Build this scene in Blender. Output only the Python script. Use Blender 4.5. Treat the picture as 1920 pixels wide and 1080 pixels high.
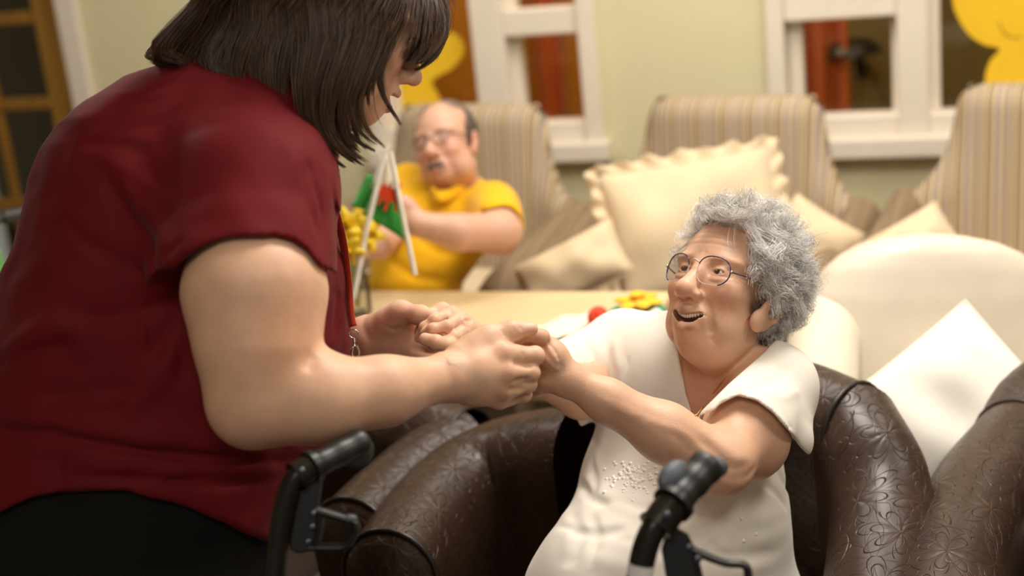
import bpy, bmesh, math, random
import numpy as np
from mathutils import Vector, Matrix, noise

for _o in list(bpy.data.objects):
    bpy.data.objects.remove(_o)
random.seed(4)
RNG = np.random.default_rng(4)
SC = bpy.context.scene
COL = SC.collection

# ------------------------------------------------------------------ camera
FPX = 50.0 / 36.0 * 1920.0
PITCH, ROLL, CAM_H = math.radians(17.0), math.radians(6.0), 1.70
CAM = np.array([0.0, 0.0, CAM_H])
_r0 = np.array([1.0, 0, 0]); _u0 = np.array([0, math.sin(PITCH), math.cos(PITCH)])
FWD = np.array([0, math.cos(PITCH), -math.sin(PITCH)])
RIGHT = math.cos(ROLL) * _r0 - math.sin(ROLL) * _u0
UP = math.cos(ROLL) * _u0 + math.sin(ROLL) * _r0
BACK = -FWD
CAMROT = np.stack([RIGHT, UP, BACK], 1)
cam_data = bpy.data.cameras.new('camera')
cam_data.lens = 50.0; cam_data.sensor_width = 36.0; cam_data.clip_start = 0.05
cam_data.dof.use_dof = True; cam_data.dof.focus_distance = 2.13; cam_data.dof.aperture_fstop = 1.9
cam = bpy.data.objects.new('camera', cam_data); COL.objects.link(cam)
_m = Matrix.Identity(4)
for _i in range(3):
    for _j in range(3):
        _m[_i][_j] = float(CAMROT[_i, _j])
_m.translation = Vector(CAM)
cam.matrix_world = _m
SC.camera = cam

# ------------------------------------------------------------------ light
SC.view_settings.view_transform = 'Standard'
SC.view_settings.look = 'None'
SC.view_settings.gamma = 1.0
SC.view_settings.use_curve_mapping = False
SC.view_settings.exposure = 0.30
world = bpy.data.worlds.new('room_ambient'); SC.world = world
world.use_nodes = True
world.node_tree.nodes['Background'].inputs[0].default_value = (1.0, 0.94, 0.86, 1)
world.node_tree.nodes['Background'].inputs[1].default_value = 0.20

def area_light(name, loc, target, size, power, color, size_y=None):
    l = bpy.data.lights.new(name, 'AREA'); l.energy = power; l.color = color
    l.shape = 'RECTANGLE'; l.size = size; l.size_y = size_y or size
    o = bpy.data.objects.new(name, l); COL.objects.link(o)
    o.location = loc
    o.rotation_euler = (Vector(target) - Vector(loc)).to_track_quat('-Z', 'Y').to_euler()
    o['kind'] = 'helper'
    return o
WARM = (1.0, 0.945, 0.865)
area_light('ceiling_lamp_light', (0.75, 2.35, 2.62), (0.70, 2.30, 0.0), 0.6, 34, WARM, 0.9)
area_light('ceiling_lamp_light', (1.9, 1.5, 2.62), (0.9, 2.2, 0.6), 0.7, 22, WARM)
area_light('ceiling_lamp_light', (0.4, 3.55, 2.62), (0.4, 3.9, 0.0), 1.4, 23, WARM, 0.6)
area_light('ceiling_lamp_light', (1.9, 3.1, 2.62), (1.7, 3.5, 0.0), 0.8, 13, WARM)
area_light('ceiling_lamp_light', (-1.5, 3.6, 2.62), (-1.5, 3.8, 0.0), 0.6, 15, WARM)
area_light('ceiling_lamp_light', (-0.2, 0.4, 2.62), (0.1, 1.9, 0.9), 0.8, 16, WARM)

# ------------------------------------------------------------------ helpers
def nrm(v):
    v = np.asarray(v, float); return v / (np.linalg.norm(v) + 1e-12)
def P(px, py, d):
    """point of the room seen at a photo pixel, d metres along the view axis"""
    return CAM + d * (FWD + (px - 960.0) / FPX * RIGHT + (540.0 - py) / FPX * UP)
def PZ(px, py, z):
    """point of the room seen at a photo pixel at height z"""
    r = FWD + (px - 960.0) / FPX * RIGHT + (540.0 - py) / FPX * UP
    return CAM + r * ((z - CAM_H) / r[2])
def CV(r, u, b):
    return RIGHT * r + UP * u + BACK * b
def srgb(r, g, b):
    f = lambda c: (c / 255 / 12.92) if c / 255 <= 0.04045 else ((c / 255 + 0.055) / 1.055) ** 2.4
    return (f(r), f(g), f(b), 1.0)

def tag(o, label, cat, group=None, kind=None):
    o['label'] = label
    if cat: o['category'] = cat
    if group: o['group'] = group
    if kind: o['kind'] = kind
    return o
def base_of(o):
    b = np.zeros(3)
    while o is not None:
        b = b + np.array(o.location); o = o.parent
    return b
def empty(name, loc=(0, 0, 0)):
    o = bpy.data.objects.new(name, None); COL.objects.link(o); o.location = Vector(loc)
    o.empty_display_size = 0.1
    return o
def mesh_obj(name, V, faces, mat, parent=None, smooth=True, loc=None, col=None, uv=None):
    """faces: (n,4)/(n,3) array or list of tuples; vertices are room coordinates"""
    V = np.asarray(V, float)
    if parent is not None: base = base_of(parent)
    elif loc is not None: base = np.asarray(loc, float)
    else: base = np.array([V[:, 0].mean(), V[:, 1].mean(), V[:, 2].min()])
    me = bpy.data.meshes.new(name)
    if isinstance(faces, np.ndarray) and faces.ndim == 2:
        k = faces.shape[1]
        me.vertices.add(len(V)); me.vertices.foreach_set('co', (V - base).astype(np.float32).ravel())
        me.loops.add(faces.size); me.loops.foreach_set('vertex_index', faces.astype(np.int32).ravel())
        me.polygons.add(len(faces)); me.polygons.foreach_set('loop_start', np.arange(0, faces.size, k, dtype=np.int32))
        try: me.polygons.foreach_set('loop_total', np.full(len(faces), k, np.int32))
        except Exception: pass
        me.update(calc_edges=True); me.validate()
    else:
        me.from_pydata([tuple(v) for v in (V - base)], [], [tuple(int(i) for i in f) for f in faces]); me.update()
    if uv is not None:
        ul = me.uv_layers.new(name='UVMap')
        li = np.zeros(len(me.loops), np.int32); me.loops.foreach_get('vertex_index', li)
        ul.data.foreach_set('uv', np.asarray(uv, np.float32)[li].ravel())
    if col is not None:
        a = me.color_attributes.new('Col', 'FLOAT_COLOR', 'POINT')
        c4 = np.ones((len(V), 4), np.float32); c4[:, :3] = col
        a.data.foreach_set('color', c4.ravel())
    if smooth: me.polygons.foreach_set('use_smooth', np.ones(len(me.polygons), bool))
    if mat is not None: me.materials.append(mat)
    o = bpy.data.objects.new(name, me); COL.objects.link(o)
    if parent is not None: o.parent = parent
    else: o.location = Vector(base)
    return o

class MB:
    """collects shapes into one mesh"""
    def __init__(s): s.v = []; s.f = []; s.uv = []; s.n = 0
    def add(s, V, Fc, uv=None):
        V = np.asarray(V, float)
        s.v.append(V); s.f += [tuple(int(i) + s.n for i in f) for f in Fc]
        s.uv.append(np.zeros((len(V), 2)) if uv is None else np.asarray(uv, float))
        s.n += len(V); return s
    def build(s, name, mat, parent=None, smooth=True, loc=None, uv=False, bevel=0.0, seg=2):
        o = mesh_obj(name, np.concatenate(s.v), s.f, mat, parent, smooth, loc, None, np.concatenate(s.uv) if uv else None)
        if bevel > 0:
            bm = o.modifiers.new('bevel', 'BEVEL'); bm.width = bevel; bm.segments = seg; bm.limit_method = 'ANGLE'
            bm.angle_limit = math.radians(40)
        if smooth:
            try: o.data.set_sharp_from_angle(angle=math.radians(50))
            except Exception: pass
        return o
    def box(s, c, size, M=None):
        c = np.asarray(c, float); h = np.asarray(size, float) / 2
        M = np.eye(3) if M is None else M
        q = np.array([[x, y, z] for x in (-1, 1) for y in (-1, 1) for z in (-1, 1)]) * h
        V = q @ np.asarray(M).T + c
        return s.add(V, [(0, 1, 3, 2), (4, 6, 7, 5), (0, 4, 5, 1), (2, 3, 7, 6), (0, 2, 6, 4), (1, 5, 7, 3)])
    def tube(s, pts, r, n=12, caps=True, closed=False, flat=None, up=None):
        pts = np.asarray(pts, float); m = len(pts)
        r = np.full(m, r, float) if np.isscalar(r) else np.asarray(r, float)
        T = np.zeros_like(pts)
        if closed: T = np.roll(pts, -1, 0) - np.roll(pts, 1, 0)
        else:
            T[1:-1] = pts[2:] - pts[:-2]; T[0] = pts[1] - pts[0]; T[-1] = pts[-1] - pts[-2]
        T /= np.linalg.norm(T, axis=1)[:, None] + 1e-12
        ref = np.array([0, 0, 1.0]) if up is None else nrm(up)
        if up is None and abs(T[0] @ ref) > 0.9: ref = np.array([1.0, 0, 0])
        V = []; L = None
        a = np.linspace(0, 2 * np.pi, n, endpoint=False)
        N = nrm(ref - T[0] * (ref @ T[0]))
        for i in range(m):
            if up is not None: N = nrm(ref - T[i] * (ref @ T[i]))
            else: N = nrm(N - T[i] * (N @ T[i]))
            Bn = np.cross(T[i], N)
            fl = 1.0 if flat is None else flat
            V.append(pts[i] + r[i] * (np.cos(a)[:, None] * N * fl + np.sin(a)[:, None] * Bn))
        V = np.concatenate(V); Fc = []
        for i in range(m if closed else m - 1):
            j = (i + 1) % m
            for k in range(n):
                k2 = (k + 1) % n
                Fc.append((i * n + k, i * n + k2, j * n + k2, j * n + k))
        if caps and not closed:
            Fc.append(tuple(range(n - 1, -1, -1))); Fc.append(tuple((m - 1) * n + k for k in range(n)))
        return s.add(V, Fc)
    def lathe(s, prof, c, axis=(0, 0, 1), n=20):
        ax = nrm(axis); t = np.array([1.0, 0, 0]) if abs(ax[0]) < 0.9 else np.array([0, 1.0, 0])
        x = nrm(np.cross(t, ax)); y = np.cross(ax, x); c = np.asarray(c, float)
        a = np.linspace(0, 2 * np.pi, n, endpoint=False); V = []; Fc = []
        for (r, h) in prof:
            V.append(c + ax * h + r * (np.cos(a)[:, None] * x + np.sin(a)[:, None] * y))
        for i in range(len(prof) - 1):
            for k in range(n):
                k2 = (k + 1) % n
                Fc.append((i * n + k, i * n + k2, (i + 1) * n + k2, (i + 1) * n + k))
        Fc.append(tuple(range(n - 1, -1, -1))); Fc.append(tuple((len(prof) - 1) * n + k for k in range(n)))
        return s.add(np.concatenate(V), Fc)
    def prism(s, poly, thick, O, X, Y, N):
        """polygon in the plane O + a X + b Y, thickened along N"""
        poly = np.asarray(poly, float); m = len(poly)
        A = np.asarray(O, float) + poly[:, :1] * X + poly[:, 1:] * Y
        V = np.concatenate([A - np.asarray(N) * thick / 2, A + np.asarray(N) * thick / 2])
        Fc = [tuple(range(m - 1, -1, -1)), tuple(range(m, 2 * m))]
        Fc += [(i, (i + 1) % m, m + (i + 1) % m, m + i) for i in range(m)]
        return s.add(V, Fc)
    def ball(s, c, r, M=None, nu=16, nv=10):
        r = np.full(3, r) if np.isscalar(r) else np.asarray(r, float)
        V = [[0, 0, -1]]
        for i in range(1, nv):
            ph = -np.pi / 2 + np.pi * i / nv
            for k in range(nu):
                t = 2 * np.pi * k / nu; V.append([np.cos(ph) * np.cos(t), np.cos(ph) * np.sin(t), np.sin(ph)])
        V.append([0, 0, 1]); V = np.array(V) * r
        if M is not None: V = V @ np.asarray(M).T
        Fc = []
        for k in range(nu):
            Fc.append((0, 1 + (k + 1) % nu, 1 + k))
            for i in range(nv - 2):
                a = 1 + i * nu; Fc.append((a + k, a + (k + 1) % nu, a + nu + (k + 1) % nu, a + nu + k))
            a = 1 + (nv - 2) * nu; Fc.append((a + k, a + (k + 1) % nu, len(V) - 1))
        return s.add(V + np.asarray(c, float), Fc)

def spline(pts, n):
    """Catmull-Rom through pts, n samples"""
    p = np.asarray(pts, float); m = len(p)
    q = np.concatenate([[2 * p[0] - p[1]], p, [2 * p[-1] - p[-2]]])
    t = np.linspace(0, m - 1 - 1e-9, n); i = t.astype(int); u = (t - i)[:, None]
    a, b, c, d = q[i], q[i + 1], q[i + 2], q[i + 3]
    return 0.5 * (2 * b + (c - a) * u + (2 * a - 5 * b + 4 * c - d) * u ** 2 + (3 * b - a - 3 * c + d) * u ** 3)

def hair_obj(name, strands, radii, mat, parent, tip=0.35):
    """strands: list of equal-length (k,3) arrays or an array (n,k,3)"""
    S = np.asarray(strands, np.float32); n, k, _ = S.shape
    hc = bpy.data.hair_curves.new(name)
    hc.add_curves([k] * n)
    S = S - base_of(parent).astype(np.float32)
    hc.attributes['position'].data.foreach_set('vector', S.ravel())
    ra = hc.attributes.get('radius') or hc.attributes.new('radius', 'FLOAT', 'POINT')
    prof = np.linspace(1, 0, k) ** 0.6 * (1 - tip) + tip
    R = (np.broadcast_to(np.asarray(radii, np.float32).reshape(-1, 1), (n, 1)) * prof[None, :]).astype(np.float32)
    ra.data.foreach_set('value', R.ravel())
    hc.materials.append(mat)
    o = bpy.data.objects.new(name, hc); COL.objects.link(o); o.parent = parent
    return o

# ------------------------------------------------------------------ implicit modelling
class Solid:
    """smoothly blended implicit shapes, turned into one continuous surface"""
    def __init__(s): s.ops = []; s.paint = []
    def _op(s, lo, hi, fn, k, mode): s.ops.append((np.asarray(lo, float), np.asarray(hi, float), fn, k, mode)); return s
    def cap(s, a, b, ra, rb=None, k=0.02, mode='u'):
        rb = ra if rb is None else rb
        a = np.asarray(a, float); b = np.asarray(b, float); R = max(ra, rb)
        ba = (b - a); L2 = float(ba @ ba) + 1e-12
        def fn(X):
            q = X - a.astype(np.float32); h = np.clip((q @ ba.astype(np.float32)) / L2, 0, 1)
            d = q - h[:, None] * ba.astype(np.float32)
            return np.sqrt((d * d).sum(1)) - (ra + (rb - ra) * h)
        return s._op(np.minimum(a, b) - R, np.maximum(a, b) + R, fn, k, mode)
    def chain(s, pts, rs, k=0.012, mode='u'):
        for i in range(len(pts) - 1): s.cap(pts[i], pts[i + 1], rs[i], rs[i + 1], k, mode)
        return s
    def ell(s, c, r, M=None, k=0.02, mode='u'):
        c = np.asarray(c, float); r = np.asarray(r, float) * np.ones(3)
        M = np.eye(3) if M is None else np.asarray(M, float)
        e = np.sqrt(((M * r) ** 2).sum(1))
        M32, r32, c32 = M.astype(np.float32), r.astype(np.float32), c.astype(np.float32)
        def fn(X):
            q = (X - c32) @ M32
            a = q / r32; k0 = np.sqrt((a * a).sum(1)); b = a / r32; k1 = np.sqrt((b * b).sum(1)) + 1e-6
            return k0 * (k0 - 1) / k1
        return s._op(c - e, c + e, fn, k, mode)
    def half(s, p, n, lo, hi, k=0.005, mode='s'):
        """removes (or keeps) the side the normal points at, inside a box"""
        p = np.asarray(p, np.float32); n = nrm(n).astype(np.float32)
        return s._op(lo, hi, lambda X: -((X - p) @ n), k, mode)
    def fn(s, lo, hi, fn, k=0.01, mode='u'): return s._op(lo, hi, fn, k, mode)
    def groove(s, pts, amp, w):
        """soft crease (amp > 0) or ridge (amp < 0) along a polyline"""
        p = np.asarray(pts, np.float32)
        n = len(p) - 1
        def fn(X):
            best = np.full(len(X), 9.0, np.float32); tt = np.zeros(len(X), np.float32)
            for i in range(n):
                ba = p[i + 1] - p[i]; q = X - p[i]
                h = np.clip(q @ ba / (ba @ ba + 1e-12), 0, 1); d = q - h[:, None] * ba
                dd = (d * d).sum(1); m = dd < best; best = np.where(m, dd, best); tt = np.where(m, (i + h) / n, tt)
            fade = np.clip(np.sin(np.pi * np.clip(tt, 0.02, 0.98)) * 1.8, 0, 1)
            return (amp * fade * np.exp(-best / (w * w))).astype(np.float32)
        return s._op(p.min(0) - 2.5 * w, p.max(0) + 2.5 * w, fn, 0, 'd')
    def snap(s, p, n=6):
        p = np.asarray(p, float); e = .0008
        for _ in range(n):
            X = np.array([p, p + [e, 0, 0], p + [0, e, 0], p + [0, 0, e]]); d = s.at(X); g = (d[1:] - d[0]) / e
            p = p - float(d[0]) * g / max(.25, float(g @ g))
        return p
    def crease(s, pts, amp, w, n=9):
        s.groove([s.snap(q) for q in spline(pts, n)], amp, w)
    def rough(s, lo, hi, amp, size, seed=0.0):
        def fn(X):
            a = X / size + seed
            v = (np.sin(a[:, 0] * 1.3 + 1.7 * np.sin(a[:, 1] * .9)) + np.sin(a[:, 1] * 1.7 + 1.3 * np.sin(a[:, 2] * 1.1))
                 + np.sin(a[:, 2] * 1.5 + 1.9 * np.sin(a[:, 0] * .8))) / 3
            return (amp * v).astype(np.float32)
        return s._op(lo, hi, fn, 0, 'd')
    def dot(s, c, r, color, strength=1.0, M=None):
        s.paint.append((np.asarray(c, float), np.asarray(r, float) * np.ones(3), np.asarray(color[:3], float), strength,
                        np.eye(3) if M is None else np.asarray(M, float))); return s
    @staticmethod
    def _mix(D, d, k, mode):
        if mode == 'd': return D + d
        if mode == 'u':
            if k <= 0: return np.minimum(D, d)
            h = np.clip(0.5 + 0.5 * (D - d) / k, 0, 1); return D + (d - D) * h - k * h * (1 - h)
        if mode == 's':
            if k <= 0: return np.maximum(D, -d)
            h = np.clip(0.5 - 0.5 * (D + d) / k, 0, 1); return D + (-d - D) * h + k * h * (1 - h)
        if mode == 'i':
            return np.maximum(D, d)
    def at(s, X):
        X = np.atleast_2d(np.asarray(X, np.float32)); D = np.full(len(X), 0.5, np.float32)
        for lo, hi, fn, k, mode in s.ops:
            if mode == 'd':
                m = ((X > lo) & (X < hi)).all(1)
                if m.any(): D[m] = D[m] + fn(X[m])
            elif mode == 's':
                m = ((X > lo - k) & (X < hi + k)).all(1)
                if m.any(): D[m] = s._mix(D[m], fn(X[m]), k, mode)
            else: D = s._mix(D, fn(X), k, mode)
        return D
    def hit(s, px, py, d0=1.5, d1=3.2):
        """first surface point seen at a photo pixel"""
        ds = np.arange(d0, d1, 0.004); X = np.array([P(px, py, d) for d in ds])
        v = s.at(X); i = np.argmax(v < 0)
        return X[i] if v[i] < 0 else X[len(X) // 2]
    def surface(s, lo, hi, h, relax=2):
        lo = np.asarray(lo, float); hi = np.asarray(hi, float); n = 12
        nb = np.ceil((hi - lo) / (n * h)).astype(int)
        bi = np.stack(np.meshgrid(*[np.arange(k) for k in nb], indexing='ij'), -1).reshape(-1, 3)
        org = lo + bi * n * h; cen = org + n * h / 2
        D0 = np.full(len(cen), 0.5, np.float32); half = n * h * 0.5 * 1.7321
        for olo, ohi, fn, k, mode in s.ops:
            if mode == 'd': continue
            if mode == 's':
                m = ((cen > olo - k - half) & (cen < ohi + k + half)).all(1)
                if m.any(): D0[m] = s._mix(D0[m], fn(cen[m].astype(np.float32)), k, mode)
            else: D0 = s._mix(D0, fn(cen.astype(np.float32)), k, mode)
        act = np.nonzero(np.abs(D0) < half * 1.45 + 0.004)[0]
        D = np.zeros(tuple(nb * n + 1), np.float32)
        sg = np.where(D0 < 0, -1.0, 1.0).astype(np.float32).reshape(tuple(nb))
        D[:-1, :-1, :-1] = np.repeat(np.repeat(np.repeat(sg, n, 0), n, 1), n, 2)
        D[-1] = D[-2]; D[:, -1] = D[:, -2]; D[:, :, -1] = D[:, :, -2]
        g = np.stack(np.meshgrid(*[np.arange(n + 1)] * 3, indexing='ij'), -1).reshape(-1, 3).astype(np.float32) * np.float32(h)
        oa = org[act]; B = np.full((len(act), len(g)), 0.5, np.float32)
        for olo, ohi, fn, k, mode in s.ops:
            pad = k + 0.012 if mode != 'd' else 0
            m = np.nonzero(((oa + n * h > olo - pad) & (oa < ohi + pad)).all(1))[0]
            for c in range(0, len(m), 200):
                mm = m[c:c + 200]
                X = (oa[mm][:, None, :].astype(np.float32) + g[None]).reshape(-1, 3)
                d = fn(X).reshape(len(mm), -1)
                if mode in 'sd':
                    X = X.reshape(len(mm), -1, 3)
                    ins = ((X > olo - k) & (X < ohi + k)).all(2)
                    B[mm] = np.where(ins, s._mix(B[mm], d, k, mode), B[mm])
                else: B[mm] = s._mix(B[mm], d, k, mode)
        ai = bi[act] * n
        for t in range(len(act)):
            i, j, k = ai[t]; D[i:i + n + 1, j:j + n + 1, k:k + n + 1] = B[t].reshape(n + 1, n + 1, n + 1)
        S = D < 0
        cnt = np.zeros(tuple(np.array(D.shape) - 1), np.uint8)
        for a in (0, 1):
            for b in (0, 1):
                for c in (0, 1):
                    cnt += S[a:a + cnt.shape[0], b:b + cnt.shape[1], c:c + cnt.shape[2]]
        I = np.argwhere((cnt > 0) & (cnt < 8))
        if len(I) == 0: return np.zeros((0, 3)), np.zeros((0, 4), int)
        ids = np.full(cnt.shape, -1, np.int32); ids[tuple(I.T)] = np.arange(len(I))
        acc = np.zeros((len(I), 3)); w = np.zeros(len(I))
        for ax in range(3):
            for a in (0, 1):
                for b in (0, 1):
                    o1 = np.zeros(3, int); oth = [q for q in range(3) if q != ax]
                    o1[oth[0]] = a; o1[oth[1]] = b; o2 = o1.copy(); o2[ax] = 1
                    v1 = D[tuple((I + o1).T)]; v2 = D[tuple((I + o2).T)]
                    m = (v1 < 0) != (v2 < 0); t = np.where(m, v1 / np.where(m, v1 - v2, 1), 0)
                    p = I + o1 + (o2 - o1) * t[:, None]
                    acc[m] += p[m]; w[m] += 1
        V = lo + acc / w[:, None] * h
        Q = []
        for ax in range(3):
            oth = [q for q in range(3) if q != ax]
            sl1 = [slice(1, -1)] * 3; sl2 = [slice(1, -1)] * 3
            sl1[ax] = slice(0, -1); sl2[ax] = slice(1, None)
            s1 = S[tuple(sl1)]; s2 = S[tuple(sl2)]
            E_ = np.argwhere(s1 != s2)
            if len(E_) == 0: continue
            neg = s1[tuple(E_.T)]
            off = np.array([1, 1, 1]); off[ax] = 0
            E0 = E_ + off
            def cell(a, b):
                c = E0.copy(); c[:, oth[0]] -= a; c[:, oth[1]] -= b; return ids[tuple(c.T)]
            q = np.stack([cell(1, 1), cell(0, 1), cell(0, 0), cell(1, 0)], 1)
            flip = ~neg if ax != 1 else neg
            q[flip] = q[flip][:, ::-1]
            Q.append(q[(q >= 0).all(1)])
        Q = np.concatenate(Q)
        for it in range(relax):
            e = np.concatenate([Q[:, [0, 1]], Q[:, [1, 2]], Q[:, [2, 3]], Q[:, [3, 0]]])
            num = np.bincount(e[:, 0], minlength=len(V)) + np.bincount(e[:, 1], minlength=len(V))
            A = np.stack([np.bincount(e[:, 0], V[e[:, 1], c], len(V)) + np.bincount(e[:, 1], V[e[:, 0], c], len(V)) for c in range(3)], 1)
            A /= np.maximum(num, 1)[:, None]
            V = V + (A - V) * (0.55 if it % 2 == 0 else -0.35)
        return V, Q
    def build(s, name, mat, regions, parent=None, base_col=None, loc=None, relax=2):
        """regions: (lo, hi, cell) with the finer ones after the coarse one; they share one implicit surface"""
        Vs, Qs, off = [], [], 0
        for i, (lo, hi, h) in enumerate(regions):
            V, Q = s.surface(lo, hi, h, relax)
            c = V[Q].mean(1)
            keep = np.ones(len(Q), bool)
            for (l2, h2, hh) in regions[i + 1:]:
                mg = 1.3 * h
                keep &= ~((c > np.asarray(l2) + mg) & (c < np.asarray(h2) - mg)).all(1)
            Q = Q[keep]; u, inv = np.unique(Q, return_inverse=True)
            Vs.append(V[u]); Qs.append(inv.reshape(-1, 4) + off); off += len(u)
        V = np.concatenate(Vs); Q = np.concatenate(Qs)
        col = None
        if base_col is not None:
            col = np.tile(np.asarray(base_col[:3], float), (len(V), 1))
            for c, r, cc, st, M in s.paint:
                R = r.max() * 2.2
                m = np.nonzero((np.abs(V - c) < R).all(1))[0]
                if len(m) == 0: continue
                q = ((V[m] - c) @ M) / r; w = (st * np.exp(-((q * q).sum(1)) ** 1.5))[:, None]
                col[m] = col[m] * (1 - w) + cc * w
        return mesh_obj(name, V, Q, mat, parent, True, loc, col)

def profile_fn(d0, rows, grow=0.0, power=2.0):
    """soft upright form given by its left and right edge (photo pixels at depth d0) and its half depth, row by row"""
    rows = np.array(rows, float); sc = d0 / FPX
    v = (rows[:, 0] - 540) * sc; xl = (rows[:, 1] - 960) * sc; xr = (rows[:, 2] - 960) * sc; hd = rows[:, 3]
    O = CAM + d0 * FWD
    vt, vb = v[0], v[-1]
    def f(X):
        q = X - O.astype(np.float32)
        a = q @ RIGHT.astype(np.float32); b = -(q @ UP.astype(np.float32)); w = q @ FWD.astype(np.float32)
        L = np.interp(b, v, xl); Rr = np.interp(b, v, xr); H = np.interp(b, v, hd) + grow
        c = (L + Rr) / 2; A = np.maximum((Rr - L) / 2 + grow, 0.004)
        qn = (np.abs((a - c) / A) ** power + np.abs(w / H) ** power) ** (1 / power)
        d = (qn - 1) * np.minimum(A, H) * 0.85
        d = np.maximum(d, np.maximum(vt - grow - b, b - vb - grow) * 0.9)
        return d.astype(np.float32)
    co = []
    for r in (0, 1):
        for i in range(len(v)):
            for sg in (-1, 1):
                co.append(O + RIGHT * (xl[i] - grow, xr[i] + grow)[r] - UP * v[i] + FWD * sg * (hd[i] + grow))
    co = np.array(co)
    return co.min(0) - 0.02, co.max(0) + 0.02, f
# ------------------------------------------------------------------ materials
class NT:
    def __init__(s, name):
        s.m = bpy.data.materials.new(name); s.m.use_nodes = True; s.t = s.m.node_tree
        s.b = s.t.nodes['Principled BSDF']
    def n(s, typ, **kw):
        q = s.t.nodes.new(typ)
        for k, v in kw.items(): setattr(q, k, v)
        return q
    def l(s, a, b): s.t.links.new(a, b); return s
    def math(s, op, a, b=None, c=None):
        q = s.n('ShaderNodeMath', operation=op)
        for i, x in enumerate((a, b, c)):
            if x is None: continue
            if hasattr(x, 'links'): s.l(x, q.inputs[i])
            else: q.inputs[i].default_value = x
        return q.outputs[0]
    def ramp(s, fac, stops, interp='LINEAR'):
        q = s.n('ShaderNodeValToRGB'); r = q.color_ramp; r.interpolation = interp
        while len(r.elements) < len(stops): r.elements.new(0.5)
        for e, (p, c) in zip(r.elements, stops): e.position = p; e.color = c
        s.l(fac, q.inputs[0]); return q.outputs[0]
    def noise(s, scale, detail=3, vec=None, rough=0.5):
        q = s.n('ShaderNodeTexNoise'); q.inputs['Scale'].default_value = scale; q.inputs['Detail'].default_value = detail
        q.inputs['Roughness'].default_value = rough
        if vec is None: vec = s.n('ShaderNodeTexCoord').outputs['Object']
        s.l(vec, q.inputs['Vector']); return q.outputs[0]
    def bump(s, h, strength=0.3, dist=0.002):
        q = s.n('ShaderNodeBump'); q.inputs['Strength'].default_value = strength; q.inputs['Distance'].default_value = dist
        s.l(h, q.inputs['Height']); s.l(q.outputs[0], s.b.inputs['Normal']); return q
    def mix(s, fac, a, b):
        q = s.n('ShaderNodeMix', data_type='RGBA')
        for x, i in ((fac, 0), (a, 6), (b, 7)):
            if hasattr(x, 'links'): s.l(x, q.inputs[i])
            else: q.inputs[i].default_value = x
        return q.outputs[2]
    def set(s, **kw):
        for k, v in kw.items():
            s.b.inputs[k.replace('_', ' ')].default_value = v
        return s

def plain(name, color, rough=0.6, metal=0.0, var=0.06, scale=30, bump=0.0, spec=0.5):
    t = NT(name); f = t.noise(scale, 3)
    c = np.array(color[:3])
    t.l(t.ramp(f, [(0.3, (*(c * (1 - var)), 1)), (0.7, (*(c * (1 + var)), 1))]), t.b.inputs['Base Color'])
    t.set(Roughness=rough, Metallic=metal); t.b.inputs['Specular IOR Level'].default_value = spec
    if bump: t.bump(f, bump)
    return t.m

def cloth(name, color, weave=900, bumpv=0.25, var=0.08, sheen=0.3, rough=0.85, wrinkle=0.0):
    t = NT(name); co = t.n('ShaderNodeTexCoord').outputs['Object']
    f = t.noise(14, 4, co); c = np.array(color[:3])
    t.l(t.ramp(f, [(0.3, (*(c * (1 - var)), 1)), (0.7, (*(c * (1 + var)), 1))]), t.b.inputs['Base Color'])
    g = t.noise(weave, 2, co)
    h = g
    if wrinkle:
        w = t.noise(18, 4, co); h = t.math('ADD', t.math('MULTIPLY', g, 0.15), t.math('MULTIPLY', w, wrinkle))
    t.bump(h, bumpv, 0.002)
    t.set(Roughness=rough); t.b.inputs['Sheen Weight'].default_value = sheen; t.b.inputs['Specular IOR Level'].default_value = 0.2
    t.b.inputs['Sheen Roughness'].default_value = 0.4
    return t.m

def skin(name, rough=0.48, sss=0.12, bumpv=0.25, wr=420):
    t = NT(name); a = t.n('ShaderNodeAttribute', attribute_name='Col')
    co = t.n('ShaderNodeTexCoord').outputs['Object']
    mott = t.noise(38, 5, co, 0.6); fine = t.noise(wr, 3, co)
    hs = t.n('ShaderNodeHueSaturation'); t.l(a.outputs['Color'], hs.inputs['Color'])
    t.l(t.math('ADD', t.math('MULTIPLY', mott, 0.34), 0.83), hs.inputs['Value'])
    t.l(hs.outputs[0], t.b.inputs['Base Color'])
    t.bump(t.math('ADD', t.math('MULTIPLY', fine, 0.5), t.math('MULTIPLY', mott, 0.4)), bumpv, 0.0012)
    t.set(Roughness=rough)
    t.b.inputs['Subsurface Weight'].default_value = sss
    t.b.inputs['Subsurface Radius'].default_value = (1.0, 0.35, 0.15)
    t.b.inputs['Subsurface Scale'].default_value = 0.012
    t.b.inputs['Specular IOR Level'].default_value = 0.4
    return t.m

def hairmat(name, c0, c1, rough=0.4, spec=0.5, lo=0.25, hi=0.75):
    t = NT(name); hi_ = t.n('ShaderNodeHairInfo')
    t.l(t.ramp(hi_.outputs['Random'], [(lo, c0), (hi, c1)]), t.b.inputs['Base Color'])
    t.set(Roughness=rough); t.b.inputs['Specular IOR Level'].default_value = spec
    return t.m

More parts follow.
